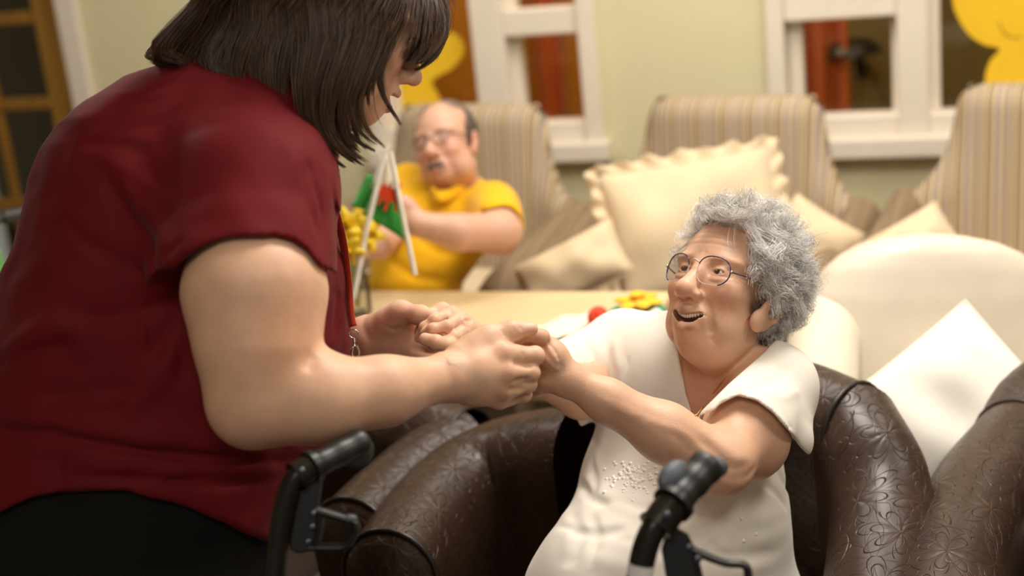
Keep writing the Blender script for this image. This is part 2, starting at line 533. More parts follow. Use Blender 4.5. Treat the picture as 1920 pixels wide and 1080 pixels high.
def leather():
    """brown leather with a lattice of embossed line-drawn flowers, in surface coordinates (metres)"""
    t = NT('embossed_brown_leather'); uv = t.n('ShaderNodeUVMap', uv_map='UVMap').outputs[0]
    def flowers(scale, off, petals, rot):
        mp = t.n('ShaderNodeMapping'); mp.inputs['Location'].default_value = off; mp.inputs['Scale'].default_value = (scale, scale, scale)
        t.l(uv, mp.inputs['Vector'])
        vo = t.n('ShaderNodeTexVoronoi', feature='F1', voronoi_dimensions='2D'); vo.inputs['Scale'].default_value = 1.0
        vo.inputs['Randomness'].default_value = 0.55; t.l(mp.outputs[0], vo.inputs['Vector'])
        df = t.n('ShaderNodeVectorMath', operation='SUBTRACT'); t.l(mp.outputs[0], df.inputs[0]); t.l(vo.outputs['Position'], df.inputs[1])
        sp = t.n('ShaderNodeSeparateXYZ'); t.l(df.outputs[0], sp.inputs[0])
        sc = t.n('ShaderNodeSeparateXYZ'); t.l(vo.outputs['Color'], sc.inputs[0])
        ang = t.math('ARCTAN2', sp.outputs[1], sp.outputs[0])
        r = t.math('SQRT', t.math('ADD', t.math('MULTIPLY', sp.outputs[0], sp.outputs[0]), t.math('MULTIPLY', sp.outputs[1], sp.outputs[1])))
        a2 = t.math('ADD', t.math('MULTIPLY', ang, petals / 2.0), t.math('MULTIPLY', sc.outputs[0], 6.28))
        pet = t.math('ABSOLUTE', t.math('COSINE', a2))
        out = None
        for R_, w_ in ((0.66, 0.018), (0.46, 0.016)):
            d = t.math('ABSOLUTE', t.math('SUBTRACT', r, t.math('MULTIPLY', t.math('POWER', pet, 0.62), R_)))
            ln = t.math('SUBTRACT', 1.0, t.math('SMOOTH_MIN', t.math('DIVIDE', d, w_), 1.0, 0.3))
            ln = t.math('MAXIMUM', ln, 0.0)
            out = ln if out is None else t.math('MAXIMUM', out, ln)
        ring = t.math('MAXIMUM', t.math('SUBTRACT', 1.0, t.math('DIVIDE', t.math('ABSOLUTE', t.math('SUBTRACT', r, 0.60)), 0.016)), 0.0)
        ring = t.math('MULTIPLY', ring, t.math('GREATER_THAN', sc.outputs[1], 0.72))
        dome = t.math('MULTIPLY', t.math('MAXIMUM', t.math('SUBTRACT', t.math('MULTIPLY', pet, 0.6), r), 0.0), 0.9)
        return t.math('MAXIMUM', out, ring), dome
    l1, d1 = flowers(9.5, (0.3, 0.1, 0), 7.0, 0)
    l2, d2 = flowers(7.0, (4.7, 2.2, 0), 9.0, 1)
    lines = t.math('MAXIMUM', l1, t.math('MULTIPLY', l2, 0.28))
    g = t.noise(240, 3, uv)
    h = t.math('ADD', t.math('MULTIPLY', lines, -1.0), t.math('ADD', t.math('MULTIPLY', d1, 0.9), t.math('MULTIPLY', g, 0.03)))
    t.bump(h, 0.62, 0.0022)
    co = t.n('ShaderNodeTexCoord').outputs['Object']
    big = t.noise(9, 3, co)
    base = t.ramp(big, [(0.3, srgb(50, 34, 25)), (0.7, srgb(66, 46, 34))])
    t.l(t.mix(t.math('MULTIPLY', lines, 0.35), base, srgb(34, 24, 19)), t.b.inputs['Base Color'])
    t.l(t.math('ADD', t.math('MULTIPLY', g, 0.06), 0.32), t.b.inputs['Roughness'])
    t.b.inputs['Specular IOR Level'].default_value = 0.42
    return t.m

def stripes(name, arm=False):
    t = NT(name); uv = t.n('ShaderNodeUVMap', uv_map='UVMap').outputs[0]
    sp = t.n('ShaderNodeSeparateXYZ'); t.l(uv, sp.inputs[0])
    f = t.math('FRACT', t.math('DIVIDE', t.math('ADD', sp.outputs[0], 5.0), 0.078 if not arm else 0.03))
    A = srgb(168, 146, 116); B_ = srgb(204, 186, 150); C_ = srgb(128, 107, 84); D_ = srgb(166, 150, 140); E_ = srgb(94, 77, 62)
    if arm: st = [(0.0, srgb(132, 112, 88)), (0.3, srgb(112, 94, 74)), (0.45, srgb(140, 120, 96)), (0.8, srgb(122, 102, 80))]
    else: st = [(0.0, A), (0.10, C_), (0.14, B_), (0.22, D_), (0.29, E_), (0.32, D_), (0.40, B_), (0.48, A), (0.54, C_), (0.58, D_), (0.68, B_), (0.74, E_), (0.77, A), (0.86, B_), (0.93, C_)]
    c = t.ramp(f, st, 'CONSTANT')
    g = t.noise(700, 2, uv)
    t.l(t.mix(t.math('MULTIPLY', g, 0.25), c, srgb(150, 128, 100)), t.b.inputs['Base Color'])
    t.bump(g, 0.2, 0.001); t.set(Roughness=0.85); t.b.inputs['Specular IOR Level'].default_value = 0.2
    return t.m

def glass_mat(name, tint=(1, 1, 1, 1), refl=1.0, rough=0.0):
    t = NT(name); out = t.t.nodes['Material Output']
    tr = t.n('ShaderNodeBsdfTransparent'); tr.inputs[0].default_value = tint
    gl = t.n('ShaderNodeBsdfGlossy'); gl.inputs['Roughness'].default_value = rough
    fr = t.n('ShaderNodeFresnel'); fr.inputs[0].default_value = 1.45
    co = t.noise(3, 1)
    mx = t.n('ShaderNodeMixShader'); t.l(t.math('MULTIPLY', fr.outputs[0], t.math('ADD', t.math('MULTIPLY', co, 0.1 * refl), 0.95 * refl)), mx.inputs[0])
    t.l(tr.outputs[0], mx.inputs[1]); t.l(gl.outputs[0], mx.inputs[2]); t.l(mx.outputs[0], out.inputs[0])
    return t.m

def wood(name, c0, c1, scale=6.0, rough=0.45, axis=0):
    t = NT(name); co = t.n('ShaderNodeTexCoord').outputs['Object']
    mp = t.n('ShaderNodeMapping'); s_ = [scale * 4] * 3; s_[axis] = scale * 0.35; mp.inputs['Scale'].default_value = s_
    t.l(co, mp.inputs['Vector']); f = t.noise(1.0, 6, mp.outputs[0], 0.6)
    t.l(t.ramp(f, [(0.3, c0), (0.7, c1)]), t.b.inputs['Base Color']); t.bump(f, 0.05); t.set(Roughness=rough)
    return t.m

def iris_mat(name, iris, pupil=0.004, size=0.0062, white=(200, 185, 172)):
    """eyeball: object X axis looks out of the eye"""
    t = NT(name); co = t.n('ShaderNodeTexCoord').outputs['Object']
    sp = t.n('ShaderNodeSeparateXYZ'); t.l(co, sp.inputs[0])
    r = t.math('SQRT', t.math('ADD', t.math('MULTIPLY', sp.outputs[1], sp.outputs[1]), t.math('MULTIPLY', sp.outputs[2], sp.outputs[2])))
    q = t.math('DIVIDE', r, 0.012)
    c = t.ramp(q, [(0.0, (0.004, 0.003, 0.002, 1)), (0.21, (0.004, 0.003, 0.002, 1)), (0.26, iris), (0.54, (*(np.array(iris[:3]) * .5), 1)), (0.60, srgb(*white)), (1.0, srgb(white[0] - 14, white[1] - 30, white[2] - 36))])
    t.l(c, t.b.inputs['Base Color']); t.set(Roughness=0.06); t.b.inputs['Coat Weight'].default_value = 0.6
    return t.m

M = {}
M['leather'] = leather()
M['leather_dark'] = plain('dark_brown_leather', srgb(48, 34, 27), 0.38, 0, 0.1, 60, 0.1)
M['piping'] = plain('black_leather_piping', srgb(34, 24, 20), 0.35)
M['stripe'] = stripes('striped_upholstery'); M['stripe_arm'] = stripes('striped_arm_upholstery', True)
M['cream_cloth'] = cloth('cream_cushion_cloth', srgb(216, 194, 160), 600, 0.25, 0.04)
M['white_cloth'] = cloth('white_pillow_cloth', srgb(238, 232, 220), 600, 0.3, 0.03, wrinkle=1.2)
M['cream_vinyl'] = plain('cream_vinyl', srgb(216, 204, 184), 0.42, 0, 0.03, 20, 0.03)
M['maroon'] = cloth('maroon_blouse_cloth', srgb(102, 12, 18), 800, 0.35, 0.08, 0.05, 0.75, 0.8)
M['white_shirt'] = cloth('white_jersey', srgb(236, 229, 216), 900, 0.25, 0.03, 0.15, 0.85, 0.7)
M['shirt_stitch'] = plain('white_embroidery', srgb(246, 242, 232), 0.5, 0, 0.04, 200)
M['black_cloth'] = cloth('black_trouser_cloth', srgb(17, 17, 14), 700, 0.2, 0.1, 0.05)
M['yellow_cloth'] = cloth('yellow_polo_cloth', srgb(232, 176, 24), 500, 0.3, 0.06, 0.2)
M['skin'] = skin('skin')
M['skin_old'] = skin('weathered_skin', 0.45, 0.10, 0.45, 300)
M['white_paint'] = plain('white_gloss_paint', srgb(226, 215, 198), 0.35, 0, 0.02)
M['wall'] = plain('sage_cream_wall_paint', srgb(214, 205, 165), 0.8, 0, 0.02, 6, 0.03)
M['ceiling'] = plain('ceiling_paint', srgb(235, 228, 212), 0.9)
M['carpet'] = wood('red_brown_floor_boards', srgb(72, 38, 30), srgb(108, 64, 50), 5.0, 0.45, 1)
M['oak'] = wood('golden_oak', srgb(126, 88, 28), srgb(156, 112, 40), 6.0, 0.4, 2)
M['oak_leg'] = wood('brown_wood_leg', srgb(96, 62, 34), srgb(122, 82, 46), 6.0, 0.4, 2)
M['table'] = wood('pale_beech_laminate', srgb(212, 186, 142), srgb(220, 196, 154), 3.0, 0.35, 0)
M['window_glass'] = glass_mat('window_glass', (0.92, 0.95, 0.92, 1), 0.5)
M['lens'] = glass_mat('spectacle_lens', (0.995, 0.995, 0.99, 1), 0.35)
M['jar'] = glass_mat('clear_jar_glass', (0.93, 0.92, 0.87, 1), 1.3, 0.05)
M['black_plastic'] = plain('black_plastic', srgb(26, 26, 25), 0.38, 0, 0.08, 60)
M['grey_plastic'] = plain('grey_rubber', srgb(74, 80, 86), 0.5, 0, 0.05, 60)
M['black_rubber'] = plain('black_grip_rubber', srgb(30, 30, 30), 0.42, 0, 0.1, 90, 0.1)
M['black_metal'] = plain('dark_olive_powder_coat', srgb(40, 38, 31), 0.30, 0.5, 0.06, 80)
M['chrome'] = plain('polished_chrome', srgb(200, 198, 192), 0.15, 1.0, 0.03)
M['gold'] = plain('gold', srgb(226, 170, 84), 0.22, 1.0, 0.03)
M['red_ribbon'] = cloth('orange_red_ribbon', srgb(176, 58, 34), 900, 0.2, 0.05)
M['paper_yellow'] = plain('yellow_card', srgb(236, 190, 28), 0.75, 0, 0.02)
M['ink'] = plain('dark_pen_line', srgb(120, 86, 14), 0.7)
M['petal'] = plain('daffodil_yellow', srgb(244, 208, 44), 0.6, 0, 0.06)
M['stem'] = plain('green_stem', srgb(108, 128, 56), 0.6)
M['flag_white'] = cloth('white_flag_cloth', srgb(236, 228, 208), 700, 0.1, 0.02)
M['flag_green'] = cloth('green_flag_cloth', srgb(58, 150, 62), 700, 0.1, 0.04)
M['flag_red'] = cloth('red_flag_print', srgb(214, 70, 34), 700, 0.1, 0.04)
M['felt_green'] = cloth('green_felt', srgb(10, 142, 96), 300, 0.3, 0.05)
M['felt_yellow'] = cloth('yellow_felt', srgb(240, 188, 50), 300, 0.3, 0.05)
M['felt_red'] = cloth('red_felt', srgb(226, 76, 50), 300, 0.3, 0.05)
M['dragon_stick'] = plain('white_plastic_rod', srgb(238, 230, 214), 0.35)
M['orange'] = cloth('burnt_orange_curtain', srgb(190, 92, 30), 300, 0.3, 0.1)
M['olive_wall'] = plain('olive_brown_paint', srgb(128, 108, 58), 0.8)
M['amber_wall'] = plain('amber_brown_paint', srgb(188, 126, 26), 0.8)
M['dark_wall'] = plain('dark_brown_panel', srgb(36, 22, 10), 0.8)
M['green_plastic'] = plain('bright_green_fabric', srgb(92, 172, 70), 0.6)
M['grey_cloth'] = cloth('grey_stripe_cloth', srgb(132, 132, 136), 400, 0.2)
M['mouth'] = plain('mouth_interior', srgb(52, 16, 14), 0.5)
M['tooth'] = plain('tooth_enamel', srgb(240, 226, 204), 0.25, 0, 0.03)
M['frame_clear'] = plain('clear_mauve_plastic', srgb(206, 184, 182), 0.15, 0, 0.05)
M['frame_dark'] = plain('purple_tortoise_metal', srgb(70, 62, 92), 0.22, 0.4, 0.5, 900)
M['steel_dark'] = plain('gunmetal', srgb(92, 92, 100), 0.3, 0.8)
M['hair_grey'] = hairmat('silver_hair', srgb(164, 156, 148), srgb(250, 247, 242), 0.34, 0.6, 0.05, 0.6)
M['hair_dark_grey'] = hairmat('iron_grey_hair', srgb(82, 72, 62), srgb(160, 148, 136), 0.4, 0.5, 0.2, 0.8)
M['hair_brown'] = hairmat('dark_brown_hair', srgb(36, 24, 16), srgb(108, 78, 52), 0.34, 0.5, 0.15, 0.95)
M['lash'] = plain('dark_lash', srgb(34, 24, 20), 0.5)
M['eye_brown'] = iris_mat('brown_eye', srgb(74, 46, 26))
M['sign_paper'] = plain('white_label_paper', srgb(230, 226, 222), 0.6)
# ------------------------------------------------------------------ the room
YAW = math.radians(20)
WD = np.array([math.cos(YAW), -math.sin(YAW), 0]); WN = np.array([-math.sin(YAW), -math.cos(YAW), 0]); WZ = np.array([0, 0, 1.0])
WO = P(1000, 300, 4.7); WO[2] = 0
WM = np.stack([WD, WN, WZ], 1)
def wpt(s, z, out=0.0): return WO + WD * s + WZ * z + WN * out
def on_wall(px, py, out=0.0):
    r = FWD + (px - 960) / FPX * RIGHT + (540 - py) / FPX * UP
    X = CAM + r * (((WO + WN * out - CAM) @ WN) / (r @ WN)); return np.array([(X - WO) @ WD, X[2]])
def wall_box(mb, s0, s1, z0, z1, o0, o1):
    return mb.box(wpt((s0 + s1) / 2, (z0 + z1) / 2, (o0 + o1) / 2), (s1 - s0, abs(o1 - o0), z1 - z0), WM)

W1 = (-0.56, 0.25, 0.72, 1.95); W2 = (0.785, 1.72, 0.705, 1.95); D1 = (-2.62, -1.73, 0.0, 2.02)
H = 2.65
mb = MB()
for s0, s1, z0, z1 in ((-4.0, D1[0], 0, H), (D1[0], D1[1], D1[3], H), (D1[1], W1[0], 0, H), (W1[0], W1[1], 0, W1[2]), (W1[0], W1[1], W1[3], H),
                       (W1[1], W2[0], 0, H), (W2[0], W2[1], 0, W2[2]), (W2[0], W2[1], W2[3], H), (W2[1], 4.2, 0, H)):
    wall_box(mb, s0, s1, z0, z1, -0.14, 0.0)
o = mb.build('wall_back', M['wall'], smooth=False); o['kind'] = 'structure'
mb = MB(); mb.box((0, 2.2, -0.05), (9, 8.4, 0.1)); o = mb.build('floor', M['carpet'], smooth=False); o['kind'] = 'structure'
mb = MB(); mb.box((0, 2.2, H + 0.05), (9, 8.4, 0.1)); o = mb.build('ceiling', M['ceiling'], smooth=False); o['kind'] = 'structure'
mb = MB(); mb.box((-4.1, 2.6, H / 2), (0.1, 7.0, H)); o = mb.build('wall_left', M['wall'], smooth=False); o['kind'] = 'structure'
mb = MB(); mb.box((4.1, 2.0, H / 2), (0.1, 7.0, H)); o = mb.build('wall_right', M['wall'], smooth=False); o['kind'] = 'structure'
for s0, s1 in ((D1[1] + 0.13, 4.1), (-4.0, D1[0] - 0.13)):
    mb = MB(); wall_box(mb, s0, s1, 0, 0.11, 0.001, 0.018); o = mb.build('baseboard_back', M['white_paint'], smooth=False, bevel=0.004); o['kind'] = 'structure'

def make_window(name, fr, mull, rails, panes_from):
    s0, s1, z0, z1 = fr
    root = empty(name, wpt((s0 + s1) / 2, z0)); root['kind'] = 'structure'
    def bar(nm, a, b, c, d, o0=-0.06, o1=0.022):
        m = MB(); wall_box(m, a, b, c, d, o0, o1); m.build(nm, M['white_paint'], root, smooth=False, bevel=0.006)
    bar('jamb', s0, s0 + 0.055, z0, z1, -0.12, 0.03); bar('jamb', s1 - 0.055, s1, z0, z1, -0.12, 0.03)
    bar('head', s0, s1, z1 - 0.06, z1, -0.12, 0.03)
    bar('bottom_rail', s0 + 0.055, s1 - 0.055, z0 + 0.06, z0 + 0.125, -0.07, 0.012)
    bar('sill', s0 - 0.01, s1 + 0.02, z0, z0 + 0.062, -0.12, 0.055)
    bar('mullion', mull[0], mull[1], z0 + 0.06, z1 - 0.05)
    for (a, b, zz0, zz1) in rails: bar('glazing_bar', a, b, zz0, zz1, -0.05, 0.012)
    for (a, b) in panes_from:
        # sash lining set back, then the pane
        m = MB(); wall_box(m, a - 0.012, a + 0.03, z0 + 0.12, z1 - 0.06, -0.10, -0.045); m.build('sash_stile', M['white_paint'], root, smooth=False, bevel=0.004)
        m = MB(); wall_box(m, b - 0.02, b + 0.012, z0 + 0.12, z1 - 0.06, -0.10, -0.045); m.build('sash_stile', M['white_paint'], root, smooth=False, bevel=0.004)
        m = MB(); wall_box(m, a, b, z0 + 0.1, z1 - 0.05, -0.082, -0.078); m.build('glass_pane', M['window_glass'], root, smooth=False)
    return root
make_window('window_1', W1, (-0.164, -0.055), [(-0.055, 0.195, 1.13, 1.215)], [(-0.505, -0.164), (-0.055, 0.195)])
make_window('window_2', W2, (1.17, 1.26), [(0.84, 1.17, 1.125, 1.21)], [(0.855, 1.17), (1.26, 1.665)])

# the room beyond the windows
def beyond(name, s0, s1, z0, z1, dist, mat, th=0.05):
    m = MB(); wall_box(m, s0, s1, z0, z1, -dist - th, -dist); o = m.build(name, mat, smooth=False); o['kind'] = 'structure'
beyond('wall_beyond', -3.2, 0.65, 0, H, 1.25, M['amber_wall'])
beyond('wall_beyond', 0.65, 3.4, 0, H, 1.25, M['olive_wall'])
beyond('wall_beyond', 1.72, 3.4, 0, H, 0.75, M['dark_wall'])
def curtain(s0, s1, dist, label, z0=0.3, z1=2.2):
    n = 60; s = np.linspace(s0, s1, n); V = []; Fc = []
    for side in (0, 0.012):
        for z in (z0, (z0 + z1) / 2, z1):
            for i, t in enumerate(s): V.append(wpt(t, z, -dist + 0.03 * math.sin(t * 70) - side))
    for k in range(2):
        for i in range(n - 1):
            a = k * n + i; Fc.append((a, a + 1, a + n + 1, a + n)); b = 3 * n + a; Fc.append((b, b + n, b + n + 1, b + 1))
    o = mesh_obj('curtain', np.array(V), Fc, M['orange']); tag(o, label, 'curtain', 'curtains beyond the windows'); return o
_a = lambda px, py, d: float(on_wall(px, py, -d)[0])
curtain(_a(1003, 160, 1.0), _a(1062, 160, 1.0), 1.0, 'burnt orange curtain seen through the window pane above the man')
curtain(_a(1490, 120, 1.0), _a(1592, 120, 1.0), 1.0, 'burnt orange curtain seen through the left pane of the window with the wall lamp')
LSX, LSZ = on_wall(1598, 98, -1.06)
# dark wall lamp in the room beyond
r = empty('wall_lamp', wpt(LSX, 1.0, -1.22)); tag(r, 'dark wide-shaded lamp seen through the left pane of the right window', 'lamp')
m = MB(); m.lathe([(0.0, 0.05), (0.07, 0.045), (0.105, 0.015), (0.11, 0.0), (0.0, 0.0)], wpt(LSX, LSZ, -1.06)); m.build('lamp_shade', M['black_plastic'], r)
m = MB(); m.tube([wpt(LSX + .02, LSZ, -1.06), wpt(LSX + .03, LSZ - .09, -1.08), wpt(LSX + .03, LSZ - .09, -1.24)], 0.02); m.build('bracket', M['black_plastic'], r)
for nm, s_, z_, e in (('adjoining_room_fill', 0.0, 2.4, 34.0), ('adjoining_room_fill', 1.45, 2.4, 7.0)):  # unseen fill lights, added so the room beyond the panes is not dim
    l = bpy.data.lights.new(nm, 'POINT'); l.energy = e; l.color = (1.0, 0.72, 0.42); l.shadow_soft_size = 0.1
    o = bpy.data.objects.new(nm, l); COL.objects.link(o); o.location = Vector(wpt(s_, z_, -0.65)); o['kind'] = 'helper'

# door on the left: glazed golden oak door with its white architrave
r = empty('door_1', wpt((D1[0] + D1[1]) / 2, 0)); r['kind'] = 'structure'
for nm, a, b, c, d in (('stile', D1[1] - 0.125, D1[1] - 0.005, 0.01, 2.0), ('stile', D1[0] + 0.005, D1[0] + 0.125, 0.01, 2.0), ('rail', D1[0] + .125, D1[1] - .125, 0.01, 0.24),
                       ('rail', D1[0] + .125, D1[1] - .125, 1.88, 2.0)):
    m = MB(); wall_box(m, a, b, c, d, -0.06, -0.015); m.build(nm, M['oak'], r, smooth=False, bevel=0.006)
for zz in (0.60, 0.985, 1.30, 1.60):
    m = MB(); wall_box(m, D1[0] + .125, D1[1] - .125, zz - 0.022, zz + 0.022, -0.055, -0.02); m.build('glazing_bar', M['oak'], r, smooth=False, bevel=0.005)
m = MB(); wall_box(m, D1[0] + .5, D1[0] + .53, 0.24, 1.88, -0.052, -0.022); m.build('glazing_bar', M['oak'], r, smooth=False, bevel=0.005)
m = MB(); wall_box(m, D1[0] + .12, D1[1] - .12, 0.2, 1.9, -0.04, -0.036); m.build('glass_pane', M['window_glass'], r, smooth=False)
m = MB(); m.tube([wpt(D1[0] + .07, 1.02, -0.015), wpt(D1[0] + .07, 1.02, 0.04), wpt(D1[0] + .17, 1.02, 0.045)], 0.01); m.build('door_handle', M['chrome'], r)
beyond('wall_beyond', -2.9, -1.5, 0, H, 0.9, M['dark_wall'])
for nm, a, b, c, d in (('trim_1', D1[1], D1[1] + 0.085, 0, 2.1), ('trim_2', D1[0] - 0.085, D1[0], 0, 2.1), ('trim_3', D1[0] - 0.0, D1[1] + 0.0, 2.02, 2.1)):
    m = MB(); wall_box(m, a, b, c, d, -0.06, 0.022); o = m.build(nm, M['white_paint'], smooth=False, bevel=0.006); o['kind'] = 'structure'

# yellow card flowers stuck to the panes
def cutout(pts, label, lines=(), out=-0.074):
    pl = np.array([on_wall(x, y, out) for x, y in pts])
    n = len(pl) * 8; q = np.concatenate([pl, pl[:1]]); 
    sp_ = spline(np.concatenate([pl[-1:], pl, pl[:2]]), (len(pl) + 2) * 8)[8:-8]
    m = MB(); m.prism(sp_, 0.002, WO, WD, WZ, WN); 
    c = WO + WD * pl[:, 0].mean() + WZ * pl[:, 1].mean() + WN * out
    for V in m.v: V += WN * out
    o = m.build('paper_flower', M['paper_yellow'], smooth=False)
    tag(o, label, 'decoration', 'yellow card flowers on the windows')
    for ln in lines:
        k = MB(); k.tube([wpt(*on_wall(x, y, out + 0.0015), out + 0.0015) for x, y in ln], 0.0016, 6); k.build('pen_line', M['ink'], o)
cutout([(1792, -70), (1786, 0), (1797, 35), (1818, 66), (1846, 84), (1874, 92), (1856, 115), (1847, 148), (1852, 200), (1900, 225), (1970, 228), (2030, 200), (2040, 140),
        (2005, 95), (2050, 60), (2062, 0), (2040, -70), (1980, -120), (1880, -125)], 'yellow card flower with round petals on the right window pane above the striped chair',
       [[(1873, 40), (1878, 55), (1886, 66)], [(1884, 62), (1893, 69), (1904, 72), (1916, 68)]])
cutout([(838, 57), (862, 72), (871, 95), (850, 126), (810, 152), (822, 180), (826, 215), (790, 260), (740, 262), (700, 230), (690, 180), (660, 150), (660, 90), (700, 50), (760, 40)],
       'yellow card flower on the window pane behind the caregiver with brown hair')
# ------------------------------------------------------------------ striped high-back armchairs
def striped_chair(name, back_mid, label, label_group='striped high-back armchairs along the wall', top=0.98, facing=(-0.5, -0.866)):
    f = np.array([*nrm(facing), 0.0]); r = np.array([-f[1], f[0], 0.0]) * 1.0
    if r[0] < 0: r = -r
    O = np.array([back_mid[0], back_mid[1], 0.0])
    root = empty(name, O); tag(root, label, 'armchair', label_group)
    # back: a tall panel whose sides sweep out into wings above the arms
    prof = [(0.30, 0.385), (0.60, 0.392), (0.675, 0.385), (0.71, 0.352), (0.75, 0.312), (0.80, 0.284), (0.86, 0.268), (0.93, 0.256), (top - 0.02, 0.246), (top, 0.228)]
    zz = np.linspace(0.30, top, 26); hw = np.interp(zz, [p[0] for p in prof], [p[1] for p in prof])
    nx = 18; V = []; uv = []; 
    for side in (0, 1):
        for z, h in zip(zz, hw):
            for i in range(nx + 1):
                u = -1 + 2 * i / nx; x = u * h
                wing = max(0, abs(x) - 0.25) * 0.75
                lean = (z - 0.45) * -0.10
                edge = 0.035 * (1 - min(1, (1 - abs(u)) * 6)) + 0.03 * max(0, (z - top + 0.03) / 0.03)
                dpt = (wing + lean + 0.03 * (1 - u * u) - edge) if side == 0 else (wing * 0.9 + lean - 0.10 + edge)
                V.append(O + r * x + f * dpt + WZ * z); uv.append((x, z))
    n = (nx + 1) * len(zz); Fc = []
    for j in range(len(zz) - 1):
        for i in range(nx):
            a = j * (nx + 1) + i; Fc.append((a, a + 1, a + nx + 2, a + nx + 1)); b = n + a; Fc.append((b, b + nx + 1, b + nx + 2, b + 1))
        for i in (0, nx):
            a = j * (nx + 1) + i; q = (a, a + nx + 1, n + a + nx + 1, n + a); Fc.append(q if i == 0 else q[::-1])
    for i in range(nx):
        a = (len(zz) - 1) * (nx + 1) + i; Fc.append((a, a + 1, n + a + 1, n + a)); Fc.append((i + 1, i, n + i, n + i + 1))
    o = mesh_obj('backrest', np.array(V), Fc, M['stripe'], root, True, uv=uv)
    o.data.set_sharp_from_angle(angle=math.radians(60))
    # arms: rolled top sloping to the front over a flat side
    for sg in (-1, 1):
        m = MB(); ns = 14; npth = 10; Vv = []; uvv = []
        for j in range(npth):
            t = j / (npth - 1); z = 0.715 - 0.075 * t - (0.02 * max(0, t - 0.85) / 0.15); ctr = O + r * sg * 0.375 + f * (-0.02 + 0.56 * t)
            pr = [(-0.05, 0.22)] + [(0.052 * math.cos(a), z - 0.052 + 0.052 * math.sin(a)) for a in np.linspace(math.pi, 0, ns - 2)] + [(0.05, 0.22)]
            arc = 0
            for k, (x, zq) in enumerate(pr):
                if k: arc += math.hypot(x - pr[k - 1][0], zq - pr[k - 1][1])
                Vv.append(ctr + r * x + WZ * zq); uvv.append((arc * 0.8 + 0.01, t * 0.5))
        Fc = [(j * ns + k, j * ns + k + 1, (j + 1) * ns + k + 1, (j + 1) * ns + k) for j in range(npth - 1) for k in range(ns - 1)]
        Fc += [tuple(range(ns)), tuple(range((npth - 1) * ns, npth * ns))[::-1]]
        o = mesh_obj('arm', np.array(Vv), Fc, M['stripe_arm'], root, True, uv=uvv); o.data.set_sharp_from_angle(angle=math.radians(60))
    m = MB(); m.box(O + f * 0.26 + WZ * 0.30, (0.68, 0.52, 0.16), np.stack([r, f, WZ], 1)); m.build('seat_base', M['stripe'], root, bevel=0.02)
    m = MB(); m.box(O + f * 0.28 + WZ * 0.445, (0.66, 0.55, 0.13), np.stack([r, f, WZ], 1)); m.build('seat_cushion', M['cream_cloth'], root, bevel=0.05, seg=4)
    for sx in (-1, 1):
        for sy in (0.04, 0.48):
            m = MB(); c = O + r * sx * 0.32 + f * sy; m.tube([c, c + WZ * 0.23], [0.018, 0.026], 10); m.build('leg', M['oak_leg'], root)
    return root, O, r, f

def pillow(name, c, X, Y, w, h, t, mat, label, cat='cushion', group=None, frill=0.0, sag=0.0, n=22, seed=0, pinch=0.06):
    X = nrm(X); Y = nrm(np.asarray(Y) - X * (np.asarray(Y) @ X)); Z = np.cross(X, Y); V = []
    rg = np.random.default_rng(seed)
    ph = rg.uniform(0, 6, 6)
    for side in (1, -1):
        for j in range(n + 1):
            for i in range(n + 1):
                u = -1 + 2 * i / n; v = -1 + 2 * j / n
                th = (max(0, 1 - abs(u) ** 2.4) * max(0, 1 - abs(v) ** 2.4)) ** 0.55
                pu = 1 - pinch * (1 - v * v) if abs(u) > 0 else 1; pv = 1 - pinch * (1 - u * u)
                wr = 0.04 * t * (math.sin(3 * u + 4 * v + ph[0]) + math.sin(5 * v - 4 * u + ph[1]) + .6 * math.sin(9 * u + 2 * v + ph[2])) * th
                V.append(np.asarray(c) + X * u * w / 2 * pu + Y * (v * h / 2 * pv - sag * (1 - u * u) * (v > 0) * v) + Z * side * (th * t / 2 + wr))
    m_ = n + 1; N = m_ * m_; Fc = []
    for j in range(n):
        for i in range(n):
            a = j * m_ + i; Fc.append((a, a + 1, a + m_ + 1, a + m_)); b = N + a; Fc.append((b, b + m_, b + m_ + 1, b + 1))
    o = mesh_obj(name, np.array(V), Fc, mat)
    # sew the two faces together
    bm = bmesh.new(); bm.from_mesh(o.data); bmesh.ops.remove_doubles(bm, verts=bm.verts, dist=0.0004); bm.to_mesh(o.data); bm.free()
    o.data.polygons.foreach_set('use_smooth', np.ones(len(o.data.polygons), bool))
    tag(o, label, cat, group)
    per = [(-1 + 2 * i / 24, -1) for i in range(24)] + [(1, -1 + 2 * i / 24) for i in range(24)] + [(1 - 2 * i / 24, 1) for i in range(24)] + [(-1, 1 - 2 * i / 24) for i in range(24)]
    edge = []
    for u, v in per:
        pu = 1 - pinch * (1 - v * v); pv = 1 - pinch * (1 - u * u)
        edge.append(np.asarray(c) + X * u * w / 2 * pu + Y * (v * h / 2 * pv - sag * (1 - u * u) * (v > 0) * v))
    edge = np.array(edge)
    if frill:
        Vf = []; k = len(edge); cc = np.asarray(c)
        for i, p in enumerate(edge):
            d = nrm(p - cc); Vf += [p - d * 0.012, p + d * frill * 0.55 + Z * 0.016 * math.sin(i * 1.9 + 1), p + d * (frill + 0.008 * math.sin(i * 1.3)) + Z * 0.03 * math.sin(i * 1.9)]
        Ff = []
        for i in range(k):
            j = (i + 1) % k
            for q in range(2): Ff.append((i * 3 + q, i * 3 + q + 1, j * 3 + q + 1, j * 3 + q))
        fo = mesh_obj('frill', np.array(Vf), Ff, mat, o); sm = fo.modifiers.new('thick', 'SOLIDIFY'); sm.thickness = 0.003
        sm = fo.modifiers.new('smooth', 'SUBSURF'); sm.levels = 1; sm.render_levels = 1
    else:
        m = MB(); m.tube(edge, 0.0035, 6, closed=True); m.build('piping', mat, o)
    return o

